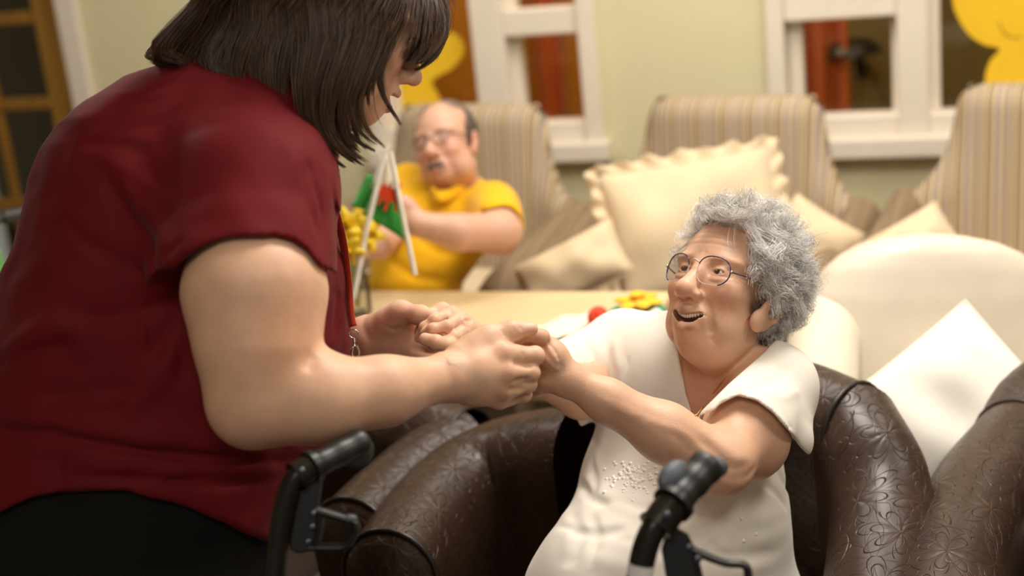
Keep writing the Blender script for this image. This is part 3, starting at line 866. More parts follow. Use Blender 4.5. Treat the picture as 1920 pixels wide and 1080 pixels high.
cA = PZ(985, 208, 0.98); _r = np.array([0.866, -0.5, 0])
A_mid = cA[:2] - _r[:2] * 0.245
B_mid = (PZ(1200, 196, 0.98)[:2] + PZ(1514, 190, 0.98)[:2]) / 2
C_mid = PZ(1790, 172, 0.98)[:2] + _r[:2] * 0.245
striped_chair('striped_armchair', A_mid, 'striped beige high-back armchair that the man in yellow sits in')
_, BO, Br, Bf = striped_chair('striped_armchair', B_mid, 'striped beige high-back armchair holding the big frilled cream cushion')
_, CO, Cr, Cf = striped_chair('striped_armchair', C_mid, 'striped beige high-back armchair under the yellow card flower, behind the cream vinyl chair')

pillow('cushion', P(1305, 425, 3.66), RIGHT * 0.98 + UP * 0.17, UP - RIGHT * 0.12 + FWD * .25, 0.46, 0.37, 0.15, M['cream_cloth'], 'large cream cushion with a frilled edge propped in the middle striped armchair', group='cream cushions on the striped chairs', frill=0.035, seed=1)
pillow('cushion', P(1072, 506, 3.58), RIGHT * 0.90 + UP * 0.46 - FWD * .2, UP - RIGHT * .5 + FWD * .5, 0.285, 0.155, 0.11, M['cream_cloth'], 'plump plain cream cushion lying left of the frilled cushion by the chair arm', group='cream cushions on the striped chairs', seed=2)
pillow('cushion', P(1515, 462, 3.62), RIGHT * 0.55 + UP * 0.8, UP * .5 - RIGHT * .8 + FWD * .3, 0.2, 0.2, 0.08, M['cream_cloth'], 'small cream cushion corner showing behind the grey-haired woman\'s head', group='cream cushions on the striped chairs', seed=3)
pillow('cushion', P(1705, 470, 3.45), RIGHT * 0.85 + UP * 0.48, UP - RIGHT * .45 + FWD * .4, 0.24, 0.15, 0.08, M['cream_cloth'], 'flat tan cream cushion on the striped armchair under the yellow card flower', group='cream cushions on the striped chairs', seed=4)

# ------------------------------------------------------------------ table and the things on it
TR = PZ(1262, 545, 0.70); TDIR = nrm(np.array([0.94, -0.342, 0])); TN = np.array([-0.342, -0.94, 0])
tc = TR - TDIR * 0.78 + TN * 0.24
root = empty('table', (tc[0], tc[1], 0)); tag(root, 'pale beech rectangular table between the armchairs with flag and jar on it', 'table')
TM = np.stack([TDIR, -TN, WZ], 1)
m = MB(); m.box(tc + WZ * (-tc[2] + 0.685), (1.56, 0.48, 0.03), TM); m.build('tabletop', M['table'], root, bevel=0.008)
m = MB(); m.box(tc + WZ * (-tc[2] + 0.63), (1.40, 0.36, 0.08), TM); m.build('apron', M['table'], root, bevel=0.004)
for sx in (-1, 1):
    for sy in (-1, 1):
        c = tc + TDIR * sx * 0.70 + TN * sy * 0.18; c[2] = 0
        m = MB(); m.tube([c, c + WZ * 0.67], [0.02, 0.028], 12); m.build('leg', M['table'], root)

# glass jar with daffodils
jc = PZ(672, 588, 0.70)
r = empty('jar', jc); tag(r, 'clear glass jar holding daffodils at the caregiver\'s side of the table', 'jar')
m = MB(); m.lathe([(0.030, 0.0), (0.034, 0.004), (0.035, 0.075), (0.028, 0.095), (0.029, 0.11), (0.026, 0.11), (0.025, 0.095), (0.031, 0.075), (0.030, 0.006)], jc, n=24); m.build('glass', M['jar'], r)
def daffodil(c, aim, s, label):
    ax = nrm(aim); t = nrm(np.cross(ax, [0.3, 0.2, 1])); b = np.cross(ax, t)
    r = empty('daffodil', c); tag(r, label, 'flower', 'daffodils in the jar')
    for k in range(6):
        a = k * math.pi / 3; d = t * math.cos(a) + b * math.sin(a); e = np.cross(ax, d)
        V = []
        for j, (q, w) in enumerate(((0.1, 0.12), (0.45, 0.30), (0.8, 0.22), (1.05, 0.03))):
            for u in (-1, 0, 1): V.append(c + d * q * s + e * u * w * s + ax * (0.06 * s * (1 - abs(u)) - 0.12 * q * s))
        Fc = [(j * 3 + i, j * 3 + i + 1, j * 3 + i + 4, j * 3 + i + 3) for j in range(3) for i in range(2)]
        o = mesh_obj('petal', np.array(V), Fc, M['petal'], r); sm = o.modifiers.new('t', 'SOLIDIFY'); sm.thickness = 0.0012
    m = MB(); m.lathe([(0.16 * s, 0), (0.22 * s, 0.25 * s), (0.34 * s, 0.5 * s), (0.30 * s, 0.5 * s), (0.12 * s, 0.05 * s)], c, ax, 14); m.build('trumpet', M['petal'], r)
    q = jc + WZ * 0.012 + (c - jc) * 0.04
    m = MB(); m.tube(spline([q, jc + WZ * 0.10 + (c - jc) * 0.25 * np.array([1, 1, 0]), c - ax * 0.02 - WZ * 0.01, c], 10), 0.003, 6); m.build('stem', M['stem'], r)
daffodil(P(652, 425, 3.08), (-0.3, -0.9, 0.2), 0.045, 'daffodil bloom in the jar, upper left one facing out')
daffodil(P(690, 440, 3.05), (0.4, -0.8, 0.0), 0.043, 'daffodil bloom in the jar, nearest the green flag')
daffodil(P(650, 470, 3.02), (-0.1, -0.9, -0.3), 0.040, 'daffodil bloom in the jar, lowest and drooping one')
daffodil(P(678, 410, 3.12), (0.1, -0.7, 0.6), 0.040, 'daffodil bloom in the jar, topmost one tilted up')

# small flag on white rods, its cloth white over green with a red dragon
r = empty('flag', P(668, 560, 3.0)); tag(r, 'small white and green flag with a red dragon on white rods standing on the table', 'flag')
ptop = P(722, 285, 3.02)
m = MB(); m.tube([P(662, 560, 3.04), P(690, 420, 3.03), ptop], 0.0058, 10); m.build('rod', M['dragon_stick'], r)
m = MB(); m.tube([P(778, 515, 3.04), P(752, 390, 3.03), P(732, 285, 3.02)], 0.0055, 10); m.build('rod', M['dragon_stick'], r)
def flagcloth(quad, nm, mat, parent, off=0.0, n=10):
    q = np.array([P(x, y, d) for x, y, d in quad]); V = []
    for j in range(n + 1):
        for i in range(n + 1):
            u, v = i / n, j / n; p = (q[0] * (1 - u) + q[1] * u) * (1 - v) + (q[3] * (1 - u) + q[2] * u) * v
            V.append(p + FWD * (0.008 * math.sin(u * 7 + v * 3) + off))
    Fc = [(j * (n + 1) + i, j * (n + 1) + i + 1, (j + 1) * (n + 1) + i + 1, (j + 1) * (n + 1) + i) for j in range(n) for i in range(n)]
    o = mesh_obj(nm, np.array(V), Fc, mat, parent); sm = o.modifiers.new('t', 'SOLIDIFY'); sm.thickness = 0.0012; return o
fl = flagcloth([(712, 290, 3.05), (736, 292, 3.05), (748, 372, 3.06), (696, 352, 3.06)], 'flag_cloth', M['flag_white'], r)
flagcloth([(700, 340, 3.052), (747, 362, 3.062), (762, 452, 3.06), (682, 402, 3.06)], 'green_half', M['flag_green'], r)
flagcloth([(686, 328, 3.08), (702, 330, 3.08), (690, 394, 3.08), (658, 388, 3.08)], 'green_half', M['flag_green'], r)
dr = [(0.02, 0.55), (0.14, 0.72), (0.10, 0.86), (0.24, 0.80), (0.30, 0.95), (0.42, 0.78), (0.55, 0.98), (0.60, 0.74), (0.78, 0.82), (0.90, 0.98), (0.96, 0.80), (0.88, 0.62), (0.98, 0.48),
      (0.84, 0.46), (0.86, 0.20), (0.94, 0.06), (0.76, 0.10), (0.72, 0.36), (0.52, 0.34), (0.46, 0.08), (0.34, 0.04), (0.38, 0.34), (0.26, 0.40), (0.16, 0.22), (0.06, 0.26), (0.18, 0.46)]
d0 = P(702, 398, 3.035); dx = P(750, 402, 3.035) - d0; dy = P(708, 336, 3.03) - d0
m = MB(); m.prism(dr, 0.002, d0, dx, dy, FWD); m.build('red_dragon', M['flag_red'], r, smooth=False)

# folded felt and cloth at the right end of the table
def lump(name, rows, d, mat, label, cat, hd=0.03):
    s = Solid(); lo, hi, f = profile_fn(d, rows, 0, 2.2); s.fn(lo, hi, f, 0.0)
    s.rough(lo - .05, hi + .05, 0.004, 0.02)
    o = s.build(name, mat, [(lo - 0.02, hi + 0.02, 0.005)]); tag(o, label, cat); return o
def strip(name, pts, d, w, th, mat, label, cat, z=0.712):
    path = spline([PZ(x, y, z) for x, y in pts], 24)
    T = np.gradient(path, axis=0); V = []; k = 12
    for i, p in enumerate(path):
        lat = nrm(np.cross(WZ, T[i])); a = np.linspace(0, 2 * np.pi, k, endpoint=False)
        ta = min(1, 6 * min(i, 23 - i) / 23 + 0.15)
        for q in a: V.append(p + lat * math.cos(q) * w * (0.8 + .2 * ta) + WZ * (math.sin(q) * th * ta + 0.004 * math.sin(i * .8)))
    Fc = [(i * k + q, i * k + (q + 1) % k, (i + 1) * k + (q + 1) % k, (i + 1) * k + q) for i in range(23) for q in range(k)] + [tuple(range(k))[::-1], tuple(range(23 * k, 24 * k))]
    o = mesh_obj(name, np.array(V), Fc, mat); tag(o, label, cat); return o
strip('cloth_napkin', [(1015, 632), (1060, 612), (1110, 600), (1150, 596)], 2.9, 0.05, 0.012, M['flag_white'], 'white folded cloth lying on the pale table behind the lady\'s raised sleeve', 'cloth', 0.713)
strip('felt_garland', [(1120, 606), (1160, 592), (1200, 580), (1244, 574)], 2.9, 0.035, 0.014, M['felt_green'], 'green felt strip on the table under the yellow felt flower', 'decoration', 0.726)
strip('cloth_napkin', [(1180, 606), (1210, 598), (1252, 594)], 2.9, 0.045, 0.010, M['flag_white'], 'small white cloth fold in front of the green felt strip', 'cloth', 0.736)
fc = PZ(1197, 566, 0.748)
r = empty('felt_flower', fc); tag(r, 'yellow felt flower lying on the green felt strip', 'decoration')
for k in range(6):
    a = k * math.pi / 3; c = fc + TDIR * math.cos(a) * 0.03 + TN * math.sin(a) * 0.03 + WZ * 0.004 * (k % 2)
    m = MB(); m.ball(c, (0.024, 0.017, 0.007), np.stack([TDIR * math.cos(a) + TN * math.sin(a), -TDIR * math.sin(a) + TN * math.cos(a), WZ], 1), 12, 8); m.build('petal', M['felt_yellow'], r)
m = MB(); m.lathe([(0.010, 0), (0.014, 0.012), (0.018, 0.02), (0.0, 0.014)], fc, n=14); m.build('trumpet', M['felt_yellow'], r)
fr_ = PZ(1121, 594, 0.738)
m = MB(); m.lathe([(0.001, -0.004), (0.022, -0.004), (0.024, 0.0), (0.018, 0.010), (0.006, 0.016), (0.002, 0.012)], fr_, nrm((-0.3, -.8, .5)), 16); o = m.build('felt_rosette', M['felt_red'])
tag(o, 'small red felt rosette at the left end of the green felt strip', 'decoration')

# ------------------------------------------------------------------ leather tub chairs
def sweep(path, r, root, name, mat, zbot=0.10, capstart=True, capend=True, lean=0.0):
    path = np.asarray(path, float); n = len(path)
    T = np.gradient(path, axis=0); T[:, 2] = 0; T /= np.linalg.norm(T, axis=1)[:, None]
    ns = 22; V = []; uv = []; u = 0
    for i in range(n):
        if i: u += np.linalg.norm(path[i] - path[i - 1])
        lat = np.array([T[i][1], -T[i][0], 0]); z = path[i][2]; c = path[i] - WZ * r
        hgt = z - r - zbot
        pr = [(-r * 0.80, -hgt), (-r * 0.86, -hgt * 0.55), (-r * 0.95, -hgt * 0.22), (-r, -hgt * 0.06)] + [(r * math.cos(a), r * math.sin(a)) for a in np.linspace(math.pi * .97, math.pi * .03, ns - 8)] + [(r, -hgt * 0.06), (r * 0.95, -hgt * 0.22), (r * 0.86, -hgt * 0.55), (r * 0.80, -hgt)]
        arc = 0
        for k, (x, zq) in enumerate(pr):
            if k: arc += math.hypot(x - pr[k - 1][0], zq - pr[k - 1][1])
            V.append(c + lat * x + WZ * zq); uv.append((u, arc))
    Fc = [(i * ns + k, i * ns + k + 1, (i + 1) * ns + k + 1, (i + 1) * ns + k) for i in range(n - 1) for k in range(ns - 1)]
    o = mesh_obj(name, np.array(V), Fc, mat, root, True, uv=uv)
    V = np.array(V)
    for on, i in ((capstart, 0), (capend, n - 1)):
        if not on: continue
        ring = V[i * ns:(i + 1) * ns]; d = T[i] * (-1 if i == 0 else 1)
        cen = ring.mean(0) + d * 0.02; fan = np.concatenate([ring + d * 0.001, ring + (cen - ring) * 0.12 + d * 0.018, [cen + d * .004]])
        Ff = [(k, k + 1, ns + k + 1, ns + k) for k in range(ns - 1)] + [(ns + k, ns + k + 1, 2 * ns) for k in range(ns - 1)]
        uvf = np.stack([(fan - cen) @ np.cross(d, WZ), (fan - cen) @ WZ], 1)
        mesh_obj('arm_front', fan, Ff, mat, root, True, uv=uvf)
        m = MB(); m.tube(ring[1:-1] + d * 0.004, 0.0055, 8); m.build('piping', M['piping'], root)
    return o, V, ns
def seam(V, ns, i, root):
    m = MB(); m.tube(V[i * ns + 2:(i + 1) * ns - 2], 0.005, 8); m.build('piping', M['piping'], root)

def leather_chair(arm1, back, arm2, label, seat_c, seat_f, cap1=True, cap2=True, rad=0.086, seat_w=0.42):
    c = np.array([seat_c[0], seat_c[1], 0.0])
    root = empty('leather_armchair', c); tag(root, label, 'armchair', 'brown leather tub armchairs')
    a1 = spline(arm1, 26); a2 = spline(arm2, 26); bk = spline(back, 30)
    sweep(a1, rad, root, 'arm', M['leather'], capend=False)
    sweep(a2, rad, root, 'arm', M['leather'], capstart=False)
    o, V, ns = sweep(bk, rad, root, 'backrest', M['leather'], capstart=False, capend=False)
    seam(V, ns, 0, root); seam(V, ns, len(bk) - 1, root)
    f = nrm([*seat_f, 0]); r_ = np.array([-f[1], f[0], 0])
    m = MB(); m.box(c + WZ * 0.20, (seat_w, 0.46, 0.22), np.stack([r_, f, WZ], 1)); m.build('seat_base', M['leather_dark'], root, bevel=0.02)
    m = MB(); m.box(c + WZ * 0.37, (seat_w, 0.48, 0.13), np.stack([r_, f, WZ], 1)); m.build('seat_cushion', M['leather_dark'], root, bevel=0.045, seg=4)
    for sx in (-1, 1):
        for sy in (-1, 1):
            q = c + r_ * sx * seat_w * 0.42 + f * sy * 0.2; m = MB(); m.tube([q, q + WZ * 0.11], [0.02, 0.028], 10); m.build('foot', M['oak_leg'], root)
    return root
la1 = [PZ(722, 992, 0.62), PZ(790, 895, 0.635), PZ(868, 822, 0.65), PZ(955, 782, 0.68), PZ(1075, 762, 0.72)]
la2 = [PZ(1598, 722, 0.765), PZ(1640, 800, 0.72), PZ(1650, 880, 0.67), PZ(1648, 965, 0.63), PZ(1632, 1085, 0.59)]
lb = [la1[-1], la1[-1] + np.array([0.13, 0.10, 0.02]), (la1[-1] + la2[0]) / 2 + np.array([0.05, 0.17, 0.02]), la2[0] + np.array([-0.08, 0.10, 0.015]), la2[0]]
leather_chair(la1, lb, la2, 'brown embossed leather tub chair the grey-haired lady sits in', (0.24, 2.22), (-0.45, -0.89))
# neighbour on the right: its near arm and the rest of it outside the frame
ra1 = [PZ(1758, 1090, 0.60), PZ(1792, 955, 0.625), PZ(1838, 845, 0.645), PZ(1915, 752, 0.66)]
off = np.array([0.60, -0.20, 0])
ra2 = [p + off for p in ra1[::-1]]
rb = [ra1[-1], ra1[-1] + np.array([0.10, 0.10, 0.04]), (ra1[-1] + ra2[0]) / 2 + np.array([0.07, 0.16, 0.08]), ra2[0] + np.array([-0.02, 0.12, 0.04]), ra2[0]]
leather_chair(ra1, rb, ra2, 'brown embossed leather tub chair at the far right, next to the white pillow', tuple((sum(ra1) / 4 + off / 2)[:2] + np.array([0.02, 0.05])), (-0.35, -0.94), seat_w=0.40)
# neighbour on the left behind the caregiver
na2 = [PZ(868, 770, 0.655), PZ(800, 805, 0.645), PZ(725, 865, 0.63), PZ(655, 932, 0.62)]
off = np.array([-0.58, 0.16, 0])
na1 = [p + off for p in na2[::-1]]
nb = [na1[-1], na1[-1] + np.array([0.08, 0.05, 0.03]), (na1[-1] + na2[0]) / 2 + np.array([0.03, 0.05, 0.04]), na2[0] + np.array([-0.08, 0.055, 0.02]), na2[0]]
leather_chair(na1, nb, na2, 'brown embossed leather tub chair half hidden behind the caregiver\'s arm', tuple((sum(na2) / 4 + off / 2)[:2] + np.array([0.02, 0.02])), (-0.45, -0.89), seat_w=0.38)

# ------------------------------------------------------------------ cream vinyl tub chair and the white pillow
CD = 2.98
s = Solid()
lo, hi, f = profile_fn(CD, [(438, 1715, 1745, .03), (442, 1668, 1800, .07), (455, 1620, 1862, .095), (475, 1580, 1910, .105), (505, 1545, 1950, .11), (560, 1515, 1985, .115), (700, 1500, 2005, .12), (1000, 1500, 2010, .13), (1270, 1510, 2000, .13)], 0, 2.6)
s.fn(lo, hi, f, 0.0)
cr = empty('vinyl_armchair', PZ(1740, 1000, 0.0)); tag(cr, 'cream vinyl round-backed armchair behind the leather chairs', 'armchair')
cr.location = Vector((P(1750, 700, CD)[0], P(1750, 700, CD)[1], 0))
s.build('backrest', M['cream_vinyl'], [(lo, hi, 0.010)], cr)
for sg, x0 in ((-1, 1548), (1, 1975)):
    s = Solid(); a = P(x0, 615, CD - 0.02); b = a + (np.array([-0.12, -0.40, -0.06]) if sg < 0 else np.array([-0.03, -0.16, -0.05]))
    s.cap(a, b, 0.075, 0.07, 0); s.cap(a - WZ * 0.2, b - WZ * 0.2, 0.07, 0.065, 0.12); s.cap(a - WZ * 0.42, b - WZ * 0.38, 0.065, 0.065, 0.12)
    s.build('arm', M['cream_vinyl'], [(np.minimum(a, b) - [0.1, 0.1, .55], np.maximum(a, b) + 0.1, 0.012)], cr)
q = P(1765, 700, CD); q = np.array([q[0] - 0.06, q[1] - 0.24, 0.36])
m = MB(); m.box(q, (0.50, 0.46, 0.16), np.stack([nrm((.95, -.29, 0)), nrm((.29, .95, 0)), WZ], 1)); m.build('seat_cushion', M['cream_vinyl'], cr, bevel=0.05, seg=4)
m = MB(); m.box(q - WZ * 0.2, (0.52, 0.44, 0.24), np.stack([nrm((.95, -.29, 0)), nrm((.29, .95, 0)), WZ], 1)); m.build('seat_base', M['cream_vinyl'], cr, bevel=0.02)
for sx in (-.2, .2):
    for sy in (-.16, .16):
        c = q + np.array([sx, sy, 0]); c[2] = 0; m = MB(); m.tube([c, c + WZ * 0.06], 0.02, 10); m.build('foot', M['oak_leg'], cr)
pillow('pillow', P(1802, 800, 2.72), RIGHT + UP * 0.80, UP * 1.0 - RIGHT * 0.85 + FWD * 0.42, 0.34, 0.36, 0.15, M['white_cloth'], 'white square pillow standing on its corner in the cream vinyl chair', 'pillow', None, 0, 0.0, 26, 7, 0.03)

# ------------------------------------------------------------------ wheelchair at the left edge, far behind
wc = P(5, 470, 3.55); wf = nrm(np.array([-0.75, -0.66, 0])); wr = np.array([-wf[1], wf[0], 0])
wr = wr if wr[0] > 0 else -wr
w0 = np.array([wc[0] - 0.16, wc[1], 0])
r = empty('wheelchair', w0); tag(r, 'folded black wheelchair with green fabric at the left edge behind the caregiver', 'wheelchair')
for sg in (-1, 1):
    b = w0 + wr * sg * 0.20
    m = MB(); m.tube(spline([b - wf * 0.06 + WZ * 0.28, b - wf * 0.02 + WZ * 0.60, b - wf * 0.05 + WZ * 0.94, b - wf * 0.07 + WZ * 0.975, b - wf * 0.12 + WZ * 0.98], 20), 0.0125, 10); m.build('back_post', M['black_metal'], r)
    m = MB(); m.tube([b - wf * 0.10 + WZ * 0.98, b - wf * 0.21 + WZ * 0.975], 0.018, 12); m.build('push_handle', M['black_rubber'], r)
    m = MB(); a = np.linspace(0, 2 * np.pi, 36, endpoint=False); c = b + wr * sg * 0.05 + WZ * 0.30
    m.tube([c + wf * math.cos(t) * 0.285 + WZ * math.sin(t) * 0.285 for t in a], 0.016, 8, closed=True); wl = m.build('wheel', M['black_rubber'], r)
    m = MB()
    for t in a[::4]: m.tube([c, c + wf * math.cos(t) * 0.28 + WZ * math.sin(t) * 0.28], 0.003, 5)
    m.tube([c - wr * 0.03, c + wr * 0.03], 0.02, 10); m.build('spokes', M['chrome'], wl)
    m = MB(); m.tube(spline([b + WZ * 0.5, b + wf * 0.3 + WZ * 0.5, b + wf * 0.42 + WZ * 0.42, b + wf * 0.5 + WZ * 0.14], 16), 0.0125, 10); m.build('side_frame', M['chrome'], r)
    m = MB(); c = b + wf * 0.40 + WZ * 0.08; m.tube([c + wf * math.cos(t) * 0.065 + WZ * math.sin(t) * 0.065 for t in a[::2]], 0.014, 8, closed=True); m.build('caster', M['black_rubber'], r)
    m = MB(); m.box(b + wf * 0.2 + WZ * 0.70, (0.05, 0.30, 0.03), np.stack([wr, wf, WZ], 1)); m.build('armrest', M['black_plastic'], r, bevel=0.01)
m = MB(); m.box(w0 - wf * 0.03 + WZ * 0.74, (0.40, 0.025, 0.36), np.stack([wr, wf, WZ], 1)); m.build('back_sling', M['black_cloth'], r, bevel=0.01)
m = MB(); m.box(w0 + wf * 0.2 + WZ * 0.49, (0.40, 0.40, 0.03), np.stack([wr, wf, WZ], 1)); m.build('seat_sling', M['black_cloth'], r, bevel=0.01)
m = MB(); m.box(w0 + wr * 0.215 - wf * 0.02 + WZ * 0.80, (0.03, 0.10, 0.24), np.stack([wr, wf, WZ], 1)); m.build('green_strap', M['green_plastic'], r, bevel=0.01)
m = MB()
for k in range(4): m.box(w0 + wr * 0.21 + wf * 0.04 + WZ * (0.60 + 0.035 * k), (0.04, 0.16, 0.018), np.stack([wr, wf, WZ], 1))
m.build('grey_webbing', M['grey_cloth'], r, bevel=0.004)
# ------------------------------------------------------------------ people
def head(S, O, R, s=1.0, smile=0.0, mouth=0.0, age=0.0, male=0.0, nose=1.0, lipcol=(0.55, 0.20, 0.16), blush=(0.62, 0.26, 0.17), fat=0.0, ear=1.0, edz=0.0, edx=0.0, etilt=.15, far=None, jaw=0.0):
    """a head blended into S; O sits between the ears at eye height, R columns look forward / to the person's left / up"""
    R = np.asarray(R, float)
    w = lambda p: np.asarray(O) + s * (R @ np.asarray(p, float))
    def E(c, r, k=0.015, mode='u', rot=None):
        S.ell(w(c), np.asarray(r, float) * s, R if rot is None else R @ rot, k * s, mode)
    def C(a, b, ra, rb=None, k=0.01, mode='u'): S.cap(w(a), w(b), ra * s, (ra if rb is None else rb) * s, k * s, mode)
    def ry(t): c, q = math.cos(t), math.sin(t); return np.array([[c, 0, q], [0, 1, 0], [-q, 0, c]])
    def rz(t): c, q = math.cos(t), math.sin(t); return np.array([[c, -q, 0], [q, c, 0], [0, 0, 1]])
    E((-.012, 0, .034), (.098, .076, .084), 0.02)
    E((.036, 0, -.012), (.052, .062, .088), 0.03)
    E((.030, 0, -.066), (.056, .047 + .008 * fat, .046), 0.03)
    E((.066, 0, -.096), (.022, .026, .022), 0.02)
    E((.0, 0, -.07), (.05, .048, .05), 0.03)
    for y in (-1, 1):
        E((.056, y * .038, -.036 + .008 * smile), (.026 + .005 * smile, .025 + .003 * smile, .024), 0.020)
        E((.066, y * .030, .019), (.020, .030, .010), 0.014)
        E((.028, y * (.044 + .008 * fat), -.078), (.034, .018 + .006 * fat, .030), 0.025)
        E((.096, y * .031, .001), (.017, .019, .012), 0.012, 's')
    # nose
    C((.082, 0, .010), (.108, 0, -.036), .0085 * nose, .0115 * nose, 0.012)
    E((.110, 0, -.041), (.0135 * nose, .0135 * nose, .0125 * nose), 0.008)
    for y in (-1, 1):
        E((.098, y * .0125 * nose, -.045), (.0125, .0085 * nose, .0085), 0.006)
        E((.104, y * .0068 * nose, -.0555), (.0055, .0042, .0055), 0.003, 's')
    # mouth region
    E((.074, 0, -.070), (.021, .034, .020), 0.018)
    zc = -.078
    cor = .0235 + .0055 * smile; cz = zc + .0095 * smile
    opn = .0025 + .011 * mouth
    cx = .089 - .008 * smile
    up = [(cx - .006, -cor, cz), (cx + .005, -cor * .5, zc + opn * .45 + .003 + .001 * smile), (.0975, -.004, zc + opn * .5 + .0045), (.0975, .004, zc + opn * .5 + .0045), (cx + .005, cor * .5, zc + opn * .45 + .003 + .001 * smile), (cx - .006, cor, cz)]
    lo = [(cx - .006, -cor, cz), (cx + .001, -cor * .55, zc - opn * .75 - .003), (.0935, 0, zc - opn - .0055), (cx + .001, cor * .55, zc - opn * .75 - .003), (cx - .006, cor, cz)]
    rr = [.0022, .0042, .0050, .0050, .0042, .0022]
    for i in range(5): C(up[i], up[i + 1], rr[i], rr[i + 1], 0.006)
    rr = [.0022, .0050, .0062, .0050, .0022]
    for i in range(4): C(lo[i], lo[i + 1], rr[i], rr[i + 1], 0.006)
    for i in range(11):
        t = .10 + .80 * i / 10; q_ = 1 - (2 * t - 1) ** 2
        a = np.array([cx + .002 - .004 * (1 - q_), -cor + 2 * cor * t, zc + (cz - zc) * (2 * t - 1) ** 2 - opn * .25 * q_])
        E(a, (.018, cor * .17, max(.0011, opn * q_ ** .7 * .92)), 0.002, 's')
    # eyes and lids
    eo = .0034 + .0012 * (1 - smile)
    for y in (-1, 1):
        E((.0735, y * .031, 0), (.0138, .0150, .0128), 0.005)
        E((.090, y * .0312, -.0006), (.013, .0128, eo), 0.002, 's')
        C((.076, y * .020, .011), (.078, y * .044, .010), .0030, .0026, 0.005)
        E((.078, y * .033, -.015), (.010, .014, .005), 0.008)
    if jaw:
        E((.058, 0, -.098 - jaw), (.024, .026, .022), 0.025); E((.022, 0, -.076 - jaw), (.052, .046, .034), 0.03)
    # ears
    for y in (-1, 1):
        es = ear if far is None or far != y else .55
        er = ry(-.22 - etilt) @ rz(y * .28); ct, st_ = math.cos(etilt), math.sin(etilt)
        def q(a_):
            x_, z_ = a_[0] + .008, a_[2] + .01
            return (edx - .008 + (x_ * ct - z_ * st_) * es, y * (.0765 + (a_[1] - .076) * es), edz - .010 + (x_ * st_ + z_ * ct) * es)
        E(q((-.012, .078, -.010)), (.021 * es, .0075 * es, .032 * es), 0.005, 'u', er)
        E(q((-.003, .079, -.036)), (.0125 * es, .0075 * es, .0135 * es), 0.006)
        E(q((-.009, .0875, -.004)), (.0115 * es, .0060 * es, .020 * es), 0.004, 's', er)
        C(q((-.016, .082, .012)), q((-.022, .083, -.014)), .0042 * es, .0034 * es, .004)
    # folds of the face
    if age or smile:
        for y in (-1, 1):
            S.crease([w(p) for p in ((.099, y * .019, -.042), (.088, y * .034, -.060), (.078, y * .040, -.083), (.070, y * .041, -.100))], .0080 * s * max(age, smile), .0055 * s)
            S.crease([w(p) for p in ((.086, y * .020, -.016), (.080, y * .036, -.022), (.070, y * .047, -.017))], .0016 * s * age, .0030 * s)
            S.crease([w(p) for p in ((.082, y * .024, -.009), (.077, y * .040, -.013), (.068, y * .049, -.008))], .0012 * s * age, .0022 * s)
            for q in range(4):
                S.crease([w((.066, y * .050, .004 - .006 * q)), w((.050, y * .060, .008 - .011 * q))], .0013 * s * age, .0016 * s)
            for q in range(6):
                S.crease([w((.066 - .006 * q, y * (.047 + .003 * q), -.034 - .004 * q)), w((.055 - .007 * q, y * (.054 + .002 * q), -.062 - .006 * q)), w((.046 - .006 * q, y * (.053 + .001 * q), -.088))], .0012 * s * age, .0017 * s)
            S.crease([w(p) for p in ((.062, y * .034, -.097), (.050, y * .043, -.112))], .0018 * s * age, .004 * s)
        for q in range(4):
            S.crease([w((.072, -.04, .040 + .011 * q)), w((.086, -.012, .041 + .011 * q)), w((.086, .012, .042 + .011 * q)), w((.072, .04, .040 + .011 * q))], .0008 * s * age, .0020 * s)
        S.crease([w((.086, -.018, -.098)), w((.088, 0, -.094)), w((.086, .018, -.098))], .0016 * s, .004 * s)
        for y in (-.006, .006): S.crease([w((.092, y, .030)), w((.094, y * .8, .012))], .0010 * s * age, .002 * s)
    # skin colour: blush, lips, darker mouth opening, nostrils and ear hollow
    for y in (-1, 1):
        S.dot(w((.072, y * .044, -.040)), .026 * s, blush, .50)
        S.dot(w((-.008, y * .080, -.010)), .024 * s, blush, .45)
        S.dot(w((.082, y * .030, -.010)), np.array([.012, .018, .008]) * s, (0.46, 0.20, 0.14), .35, R)
    S.dot(w((.114, 0, -.045)), .017 * s, blush, .5)
    S.dot(w((.074, 0, -.104)), .018 * s, blush, .35)
    for seq, r_ in ((up, .0050), (lo, .0058)):
        p = np.array(seq)
        for t in np.linspace(0.06, .94, 16):
            q = spline(p, 33)[int(t * 32)]; S.dot(w(q), r_ * s, lipcol, .8)
    for i in range(7):
        t = i / 6; S.dot(w((cx - .010, -cor * .8 + 1.6 * cor * t, zc - opn * .2 + (cz - zc) * (2 * t - 1) ** 2)), np.array([.0075, .005, max(.0016, opn * .6)]) * s, (0.06, 0.012, 0.010), .95, R)
    for y in (-1, 1): S.dot(w((.104, y * .0068 * nose, -.0555)), .0045 * s, (0.12, 0.03, 0.02), .8)
    S.dot(w((edx - .008, .084, edz - .006)), .011 * s * ear, (0.42, 0.16, 0.10), .5)
    S.head = (w, R, s, cx, cor, zc, opn, cz)
    return w

def eyeballs(S, gaze, mat, parent, r=.0120):
    w, R, s = S.head[:3]
    for y in (-1, 1):
        c = w((.0738, y * .031, -.0002)); m = MB(); m.ball((0, 0, 0), r * s, None, 24, 16)
        V = np.concatenate(m.v); o = mesh_obj('eye', V, m.f, mat, None, True, (0, 0, 0))
        X = nrm(gaze - c); Y = nrm(np.cross(WZ, X)); Z = np.cross(X, Y)
        mm = Matrix.Identity(4)
        for i in range(3): mm[i][0], mm[i][1], mm[i][2] = X[i], Y[i], Z[i]
        o.parent = parent; mm.translation = Vector(c - base_of(parent)); o.matrix_local = mm

